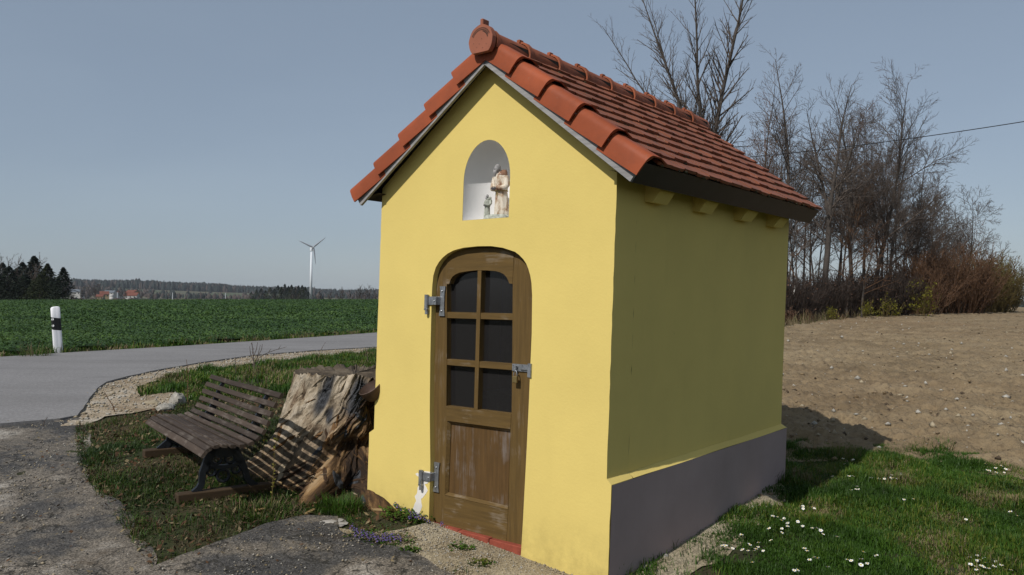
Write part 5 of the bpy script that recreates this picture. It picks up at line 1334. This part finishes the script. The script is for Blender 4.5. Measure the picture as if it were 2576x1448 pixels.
TK(2518, 62, 80, 645, 'yellow green bush closing the right end of the wood', 204, M_twigolive, 150, M_ylw2, 2200)
TK(2225, 48, 150, 668, 'dark low thicket under the leaning tree', 205, M_twigdk, 380, M_bud, 500)
TK(2140, 46, 150, 678, 'dark low thicket under the forked trunk', 206, M_twigdk, 380, M_bud, 500)
TK(2060, 42, 140, 675, 'dark low thicket behind the rusty grass', 207, M_twigdk, 380, M_bud, 500)
TK(2000, 38, 110, 680, 'dark shrub against the rear corner of the chapel', 208, M_twigdk, 240, M_bud, 300)
TK(2325, 47, 60, 690, 'bright yellow green shoots in front of the russet bush', 209, M_twigolive, 16, M_ylw, 420, lsz=.07)
TK(2240, 44, 60, 735, 'low yellow green shoots on the field edge under the leaning tree', 210, M_twigolive, 12, M_ylw, 240, lsz=.06)
TK(2180, 42, 40, 735, 'small upright shoots with yellow leaves on the field edge', 211, M_twigolive, 9, M_ylw, 200, lsz=.06)
TK(2075, 38, 50, 760, 'yellow leaved shoots among the rusty grass', 212, M_twigolive, 10, M_ylw, 200, lsz=.055)
TK(2030, 36, 40, 770, 'rusty dry weeds at the near end of the wood edge', 213, M_twigred, 30, M_bud, 200)
TK(2105, 39, 50, 775, 'second clump of rusty dry weeds along the wood edge', 214, M_twigred, 30, M_bud, 160)
TK(1985, 35, 34, 765, 'tallest rusty dry weeds beside the chapel corner', 215, M_twigred, 26, M_bud, 160)
P_wood = W([(1900, 846), (1985, 826), (2060, 818), (2140, 806), (2230, 794), (2330, 784), (2450, 781), (2540, 780)])+[(40, 68), (30, 75), (18, 70), (12, 52), (8, 40)]
V, F, mi = blades(P_wood, 30000, (.10, .55), (.010, .026), (.06, .10, .16, .68), None, 37, .45)
tag(mesh_obj('woodland_undergrowth', V, F, [M_g2, M_g3, M_bud, M_g4], None, mi), 'dry brown undergrowth and rusty grass at the foot of the wood', 'undergrowth', kind='stuff')
P_we = W([(2050, 822), (2140, 808), (2230, 796), (2300, 788), (2300, 784), (2230, 790), (2140, 799), (2050, 812)])
V, F, mi = blades(P_we, 3600, (.08, .22), (.014, .03), (.4, .4, .1, .1), lambda x, y: np.clip((fbm(x*.9, y*.9, 3, 79)-.42)*6, .05, 1), 39, .6)
tag(mesh_obj('wood_edge_grass', V, F, G_M, None, mi), 'green grass strip between the ploughed field and the wood', 'grass', kind='stuff')
# pale birch stub by the chapel corner
p = at_dist(1998, 790, 38); mb = MB(); mb.tube([(0, 0, 0), (.02, 0, .5), (-.01, 0, 1.0), (.03, 0, 1.35)], [.06, .055, .045, .03], 8)
o = mb.build('birch_stub', simple('white_birch_bark', (.5, .48, .44), .9, 0, .5, 14)); o.location = (p.x, p.y, gz1(p.x, p.y)+.35); tag(o, 'short white birch stub in the dark brush beside the chapel corner', 'tree stub')

# overhead cable
a_ = at_dist(1660, 412, 30); b_ = at_dist(3150, 206, 17); n = 40; pts = []
for i in range(n+1):
    t = i/n; q = a_.lerp(b_, t); q.z -= .50*4*t*(1-t)*.55; pts.append(q)
mb = MB(); mb.tube(pts, .011, 6); tag(mb.build('overhead_cable', M_cable), 'thin black overhead cable crossing the sky in front of the bare trees', 'cable')

# ------------------------------------------------------------------ left wood, conifers and far country
def conifer_mesh(seed, H, R, n, low=.05, name='crown', jag=.35):
    r = np.random.default_rng(seed); 
    t = low+(1-low)*r.uniform(0, 1, n)**.85; a = r.uniform(0, 2*PI, n)
    whorl = np.floor(t*13+.6*np.sin(a*3+seed))/13
    edge = (1-t)**.8*R*(1-jag*(t*13-np.floor(t*13)))*(.72+.5*vnoise(a*1.6+seed, whorl*9, seed))
    rr = edge*np.sqrt(r.uniform(.1, 1, n)); z = t*H - .10*rr
    c = np.stack([rr*np.cos(a), rr*np.sin(a), z], -1); s = H*.034*r.uniform(.5, 1.5, n)
    u = np.stack([np.cos(a), np.sin(a), r.uniform(-.5, .25, n)], -1)*s[:, None]; v = np.stack([-np.sin(a), np.cos(a), r.uniform(-.5, .5, n)], -1)*(s*.5)[:, None]
    V = np.stack([c-u, c+v, c+u, c-v], 1).reshape(-1, 3); return V, np.arange(4*n).reshape(n, 4)
def conifer(u, dist, vtop, wpx, label, seed, mat, n=1500, group='conifers at the left edge of the crop field', vb=756):
    b = at_dist(u, vb, dist); top = at_dist(u, vtop, dist); H = top.z-b.z; root = empty('conifer', b, 0, label, 'tree', group)
    V, F = conifer_mesh(seed, H, wpx/2/FPX*dist*1.2, int(n*1.5)); mesh_obj('crown', V, F, mat, root)
    mb = MB(); mb.tube([(0, 0, -1), (0, 0, H*.96)], [H*.022, H*.004], 6); mb.build('trunk', M_bark, root); return root
CF = conifer
CF(158, 150, 673, 74, 'free standing dark spruce at the right end of the left wood', 1, M_conif, 2200)
CF(84, 165, 645, 120, 'tallest dark spruce in the left wood', 2, M_conif, 2400)
CF(118, 160, 664, 90, 'olive tinged spruce between the tallest and the free standing one', 3, M_conif2, 2200)
CF(55, 172, 660, 110, 'dark spruce left of the tallest one', 4, M_conif, 1800)
CF(100, 155, 692, 110, 'low bushy spruce in front of the tallest one', 5, M_conif2, 1800)
CF(132, 158, 700, 80, 'low dark spruce beside the free standing one', 6, M_conif, 1500)
for k, (u, vt, lb) in enumerate(((-12, 640, 'bare dark tree at the left frame edge'), (18, 648, 'bare dark tree second from the left edge'), (45, 655, 'bare dark tree between the left pair and the spruces'), (72, 650, 'bare grey tree tangled in the tallest spruce'))):
    BT(u, 160, vt, lb, 300+k, r0=.22, count=24, lr=.34, spread=.6, levels=3, den=.45, group='bare trees of the left wood', twig=M_twig)
for k, (u, vt, w_, lb) in enumerate(((-20, 672, 130, 'dark evergreen at the left frame edge'), (22, 670, 120, 'dark evergreen under the second bare tree'), (62, 690, 120, 'dark low evergreen under the spruces'))):
    CF(u, 158, vt, w_, lb, 20+k, M_conif, 1900)
for k, (u, vt, w_) in enumerate(((-35, 660, 120), (5, 662, 120), (40, 676, 110), (75, 684, 110), (112, 690, 90), (145, 705, 70))):
    CF(u, 185, vt, w_, 'dark evergreen deep inside the left wood, filling the gaps between the front trees', 60+k, M_conif, 1800)
# grove beside the turbine
gr = [(632, 735, 16), (645, 729, 20), (657, 726, 22), (668, 731, 18), (679, 724, 24), (690, 727, 20), (699, 718, 24), (708, 722, 22), (716, 715, 22), (725, 720, 22), (733, 717, 22), (742, 724, 22), (751, 719, 20), (760, 718, 22), (768, 722, 20), (776, 734, 16)]
for k, (u, vt, w_) in enumerate(gr):
    lab = {0: 'leftmost small conifer of the distant grove', 15: 'small conifer of the grove nearest the turbine tower', 8: 'tallest conifer in the middle of the distant grove'}.get(k, 'dark conifer inside the distant grove left of the wind turbine')
    CF(u, 480+(k*37) % 40, vt, w_*1.5, lab, 40+k, M_conif2 if k % 3 == 1 else M_conif, 1000, 'conifers of the distant grove', 755)
# wind turbine
TD = 850; hub = at_dist(788.4, 622.9, TD); tb_ = at_dist(781.5, 760, TD); tt = at_dist(783.6, 634, TD)
turb = empty('wind_turbine', (tb_.x, tb_.y, tb_.z), 0, 'white three bladed wind turbine standing beyond the green field', 'wind turbine')
rel = lambda p: Vector(p)-Vector(tb_)
k_ = TD/FPX
mb = MB(); mb.tube([(0, 0, 0), rel(tt)], [3.5*k_, 2.5*k_], 16); mb.build('tower', M_turb, turb, True)
yawt = math.radians(37); ax = Vector((math.sin(yawt), -math.cos(yawt), 0)); hx = Vector((math.cos(yawt), math.sin(yawt), 0))
hc = rel(hub)
mb = MB(); nb = hc-ax*7.5*k_ + Vector((0, 0, -5*k_)); Rm = Matrix.Translation(nb) @ Matrix.Rotation(yawt, 4, 'Z')
mb.bbox(-3.6*k_, 3.6*k_, -5.5*k_, 6*k_, -4.2*k_, 5.2*k_, .8*k_, 0, Rm); mb.build('nacelle', M_turb, turb, True, math.radians(30))
mb = MB(); mb.sphere(hc, (2.6*k_,)*3, 0, 12, 8); mb.tube([hc-ax*3*k_, hc], [2.4*k_, 2.4*k_], 12); mb.build('hub', M_turbd, turb, True)
for ang in (8.8, 128.8, 248.8):
    a = math.radians(ang); d = hx*math.sin(a)-Vector((0, 0, 1))*math.cos(a); tg = hx*math.cos(a)+Vector((0, 0, 1))*math.sin(a); R = []
    for t, ch in ((.03, .9), (.12, 2.2), (.3, 2.0), (.6, 1.4), (.85, .9), (1, .35)):
        c = hc+d*42*k_*t; R.append([tuple(c+tg*(ch*k_*(p+.25))+ax*(.35*k_*q*ch)) for p, q in ((-1, 0), (-.3, .5), (.6, .4), (1, 0), (.6, -.4), (-.3, -.5))])
    mb = MB(); mb.rings(R); mb.build('blade', M_turbd, turb, True)
# village
def house(u, dist, wpx, v_eave, v_ridge, wall, roofm, label, rz=0, depth=8, name='farmhouse', chim=False, vb=762):
    b = at_dist(u, vb, dist); k = dist/FPX; w2 = wpx*k/2; ze = at_dist(u, v_eave, dist).z-b.z; zr = at_dist(u, v_ridge, dist).z-b.z; h = depth/2
    root = empty(name, b, rz, label, 'house', 'houses of the distant village'); mb = MB()
    mb.box(-w2*.95, w2*.95, -h*.93, h*.93, -3, ze); mb.add([(-w2*.95, -h*.93, ze), (-w2*.95, h*.93, ze), (-w2*.95, 0, zr*.98+ze*.02)], [(0, 1, 2)]); mb.add([(w2*.95, -h*.93, ze), (w2*.95, h*.93, ze), (w2*.95, 0, zr*.98+ze*.02)], [(0, 2, 1)]); mb.build('wall', wall, root)
    e = .35; mb = MB(); mb.add([(-w2, -h, ze-.15), (w2, -h, ze-.15), (w2, 0, zr), (-w2, 0, zr), (-w2, h, ze-.15), (w2, h, ze-.15), (-w2, -h, ze+.1), (w2, -h, ze+.1), (w2, 0, zr+.25), (-w2, 0, zr+.25), (-w2, h, ze+.1), (w2, h, ze+.1)], [(0, 1, 2, 3), (3, 2, 5, 4), (6, 9, 8, 7), (9, 10, 11, 8), (0, 6, 7, 1), (4, 5, 11, 10), (0, 3, 9, 6), (3, 4, 10, 9), (1, 7, 8, 2), (2, 8, 11, 5)]); rf = mb.build('roof', roofm, root)
    if chim: MB().box(w2*.3, w2*.3+.7, -.4, .4, zr-.8, zr+1.1).build('chimney', roofm, rf)
    for q in range(3):
        x = -w2*.6+q*w2*.6; MB().box(x-.5, x+.5, -h*.93-.03, -h*.93+.05, ze-1.9, ze-.7).build('window', M_housed, root)
house(332, 700, 32, 744.5, 737, M_housew, M_houser, 'white house with red roof nearest the crop field', .1, 9, chim=True)
house(333, 745, 26, 736.5, 731, M_housey, M_houser, 'yellow house with red roof behind the white one', -.2, 9)
house(277, 760, 26, 737, 732, M_housew, M_houseg, 'long barn with grey roof in the middle of the village', .1, 10, 'barn')
house(262, 735, 22, 741, 734, M_housey, M_houser, 'red roofed farmhouse left of the grey barn', .5, 10)
house(293, 775, 16, 741, 735, M_housew, M_houser, 'red roofed house just right of the grey barn', -.4, 10)
house(194, 800, 26, 735, 729, M_housew, M_houseg, 'grey roofed barn beside the free standing spruce', .15, 12, 'barn')
house(252, 690, 18, 747, 742, M_housey, M_houser, 'low red roofed shed in front of the farmhouse', .2, 8, 'shed')
pt = at_dist(281, 752, 690); mb = MB(); mb.sphere((0, 0, 2.2), (1.7, 1.7, 1.7), 0, 14, 10); mb.tube([(0, 0, -2), (0, 0, 1.6)], [1.65, 1.65], 14); o = mb.build('silo', M_housew, None, True); o.location = pt; tag(o, 'round white silo in front of the grey roofed barn', 'silo')
for u, vt, dist, lb in ((295, 736, 640, 'pale utility pole beside the white house'), (434, 737, 640, 'white utility pole alone in the middle of the far fields'), (567, 738, 640, 'slim utility pole left of the distant grove')):
    p = at_dist(u, 758, dist); h = at_dist(u, vt, dist).z-p.z; mb = MB(); mb.tube([(0, 0, 0), (0, 0, h)], [.28, .2], 6); o = mb.build('utility_pole', M_turb); o.location = p; tag(o, lb, 'pole', 'utility poles in the far fields')
for k, (u, vt, d_) in enumerate(((205, 727, 650), (216, 722, 660), (228, 718, 640), (240, 720, 655), (304, 726, 720), (312, 733, 680), (356, 738, 700), (385, 739, 720), (246, 712, 1100))):
    lab = ['bare village tree right beside the free standing spruce', 'second bare village tree from the spruce', 'bare village tree before the red roofed farmhouse', 'bare tree at the left gable of the red farmhouse', 'bare tree between the grey barn and the white house', 'low bare tree left of the white house', 'bare tree just right of the white house', 'bare tree further right of the white house', 'round bare tree on the hill crest above the village'][k]
    BT(u, d_, vt, lab, 400+k, r0=.35, count=16, lr=.42, spread=.85, levels=3, den=.5, group='bare trees around the distant village', twig=M_farbrown)
for k, (u, vt) in enumerate(((806, 735), (828, 737), (853, 727), (862, 733), (885, 731), (897, 727), (906, 722), (919, 726), (932, 722), (945, 728))):
    lab = ['low bare tree just right of the turbine tower', 'second low bare tree right of the turbine', 'round dark bare tree on the far field edge', 'bare tree beside the round dark one', 'first thin tree of the far birch row', 'second thin tree of the far birch row', 'third thin tree of the far birch row, the tallest left of the chapel', 'fourth thin tree of the far birch row', 'fifth thin tree of the far birch row', 'last far birch beside the chapel wall'][k]
    BT(u, 420, vt, lab, 500+k, r0=.22, count=18, lr=.40, spread=.7, levels=2, den=.5, group='bare trees on the far field edge', twig=M_farbrown, vbase=755)
# far belts of forest on the hills
def forest(name, n, azr, rr, hgt, mats, label, seed, mask=None, sq=.32):
    r = np.random.default_rng(seed); a = r.uniform(azr[0], azr[1], n)*D2R; R = r.uniform(rr[0], rr[1], n); x = R*np.sin(a); y = R*np.cos(a)
    if mask is not None: k = mask(x, y, R); x, y = x[k], y[k]
    n = len(x); h = r.uniform(hgt[0], hgt[1], n); h = h*(.55+.9*fbm(x*.011, y*.011, 3, 191)); w_ = h*sq*r.uniform(.8, 1.5, n); z = gz(x, y)-1
    ang = np.arange(5)*2*PI/5; prof = [(0, .7), (.35, 1), (.7, .62), (1.0, .06)]
    V = np.stack([np.stack([np.stack([x+w_*p*np.cos(q)*(1+.3*np.sin(x+q*3)), y+w_*p*np.sin(q), z+h*t], -1) for q in ang], 1) for t, p in prof], 1).reshape(-1, 3)
    f = np.array([[i*5+j, i*5+(j+1) % 5, (i+1)*5+(j+1) % 5, (i+1)*5+j] for i in range(3) for j in range(5)])
    F = (np.arange(n)[:, None, None]*20+f[None]).reshape(-1, 4)
    o = mesh_obj(name, V, F, mats, None, np.repeat(r.integers(0, len(mats), n), 15)); return tag(o, label, 'forest', kind='stuff')
forest('far_forest', 24000, (-40, 4), (2100, 2700), (9, 21), [M_farwood, M_farwood, M_farbrown], 'dark wooded ridge along the horizon beyond the village', 1, None, .22)
forest('far_copses', 2200, (-40, 4), (1150, 1900), (5, 11), [M_farwood, M_farbrown, M_farbrown], 'brown and green copses on the slopes below the ridge', 2, lambda x, y, R: fbm(x*.006, y*.006, 3, 171) > .5)
forest('far_hedges', 420, (-34, -7), (430, 700), (2.0, 4.5), [M_farbrown, M_farwood, M_farbrown], 'low brown hedges in the hollow behind the crop field', 3, lambda x, y, R: fbm(x*.012, y*.012, 3, 181) > .46, .6)
forest('right_far_wood', 900, (26, 40), (230, 420), (4, 9), [M_farwood, M_farbrown], 'dark wood showing low behind the right end of the bushes', 4)
# ------------------------------------------------------------------ a little haze in the far air
hz = NT('haze_air'); hz.n.remove(hz.b); pv = hz.n.new('ShaderNodeVolumePrincipled'); pv.inputs['Density'].default_value = .00007; pv.inputs['Color'].default_value = (.80, .87, .95, 1); pv.inputs['Anisotropy'].default_value = 0
hz.L(pv.outputs[0], hz.out.inputs['Volume'])
hb = MB().box(-4250, 4250, -4250, 4250, -12, 75).build('haze', hz.m); tag(hb, 'thin pale haze over the far fields and hills', 'haze', kind='stuff')
#==END==
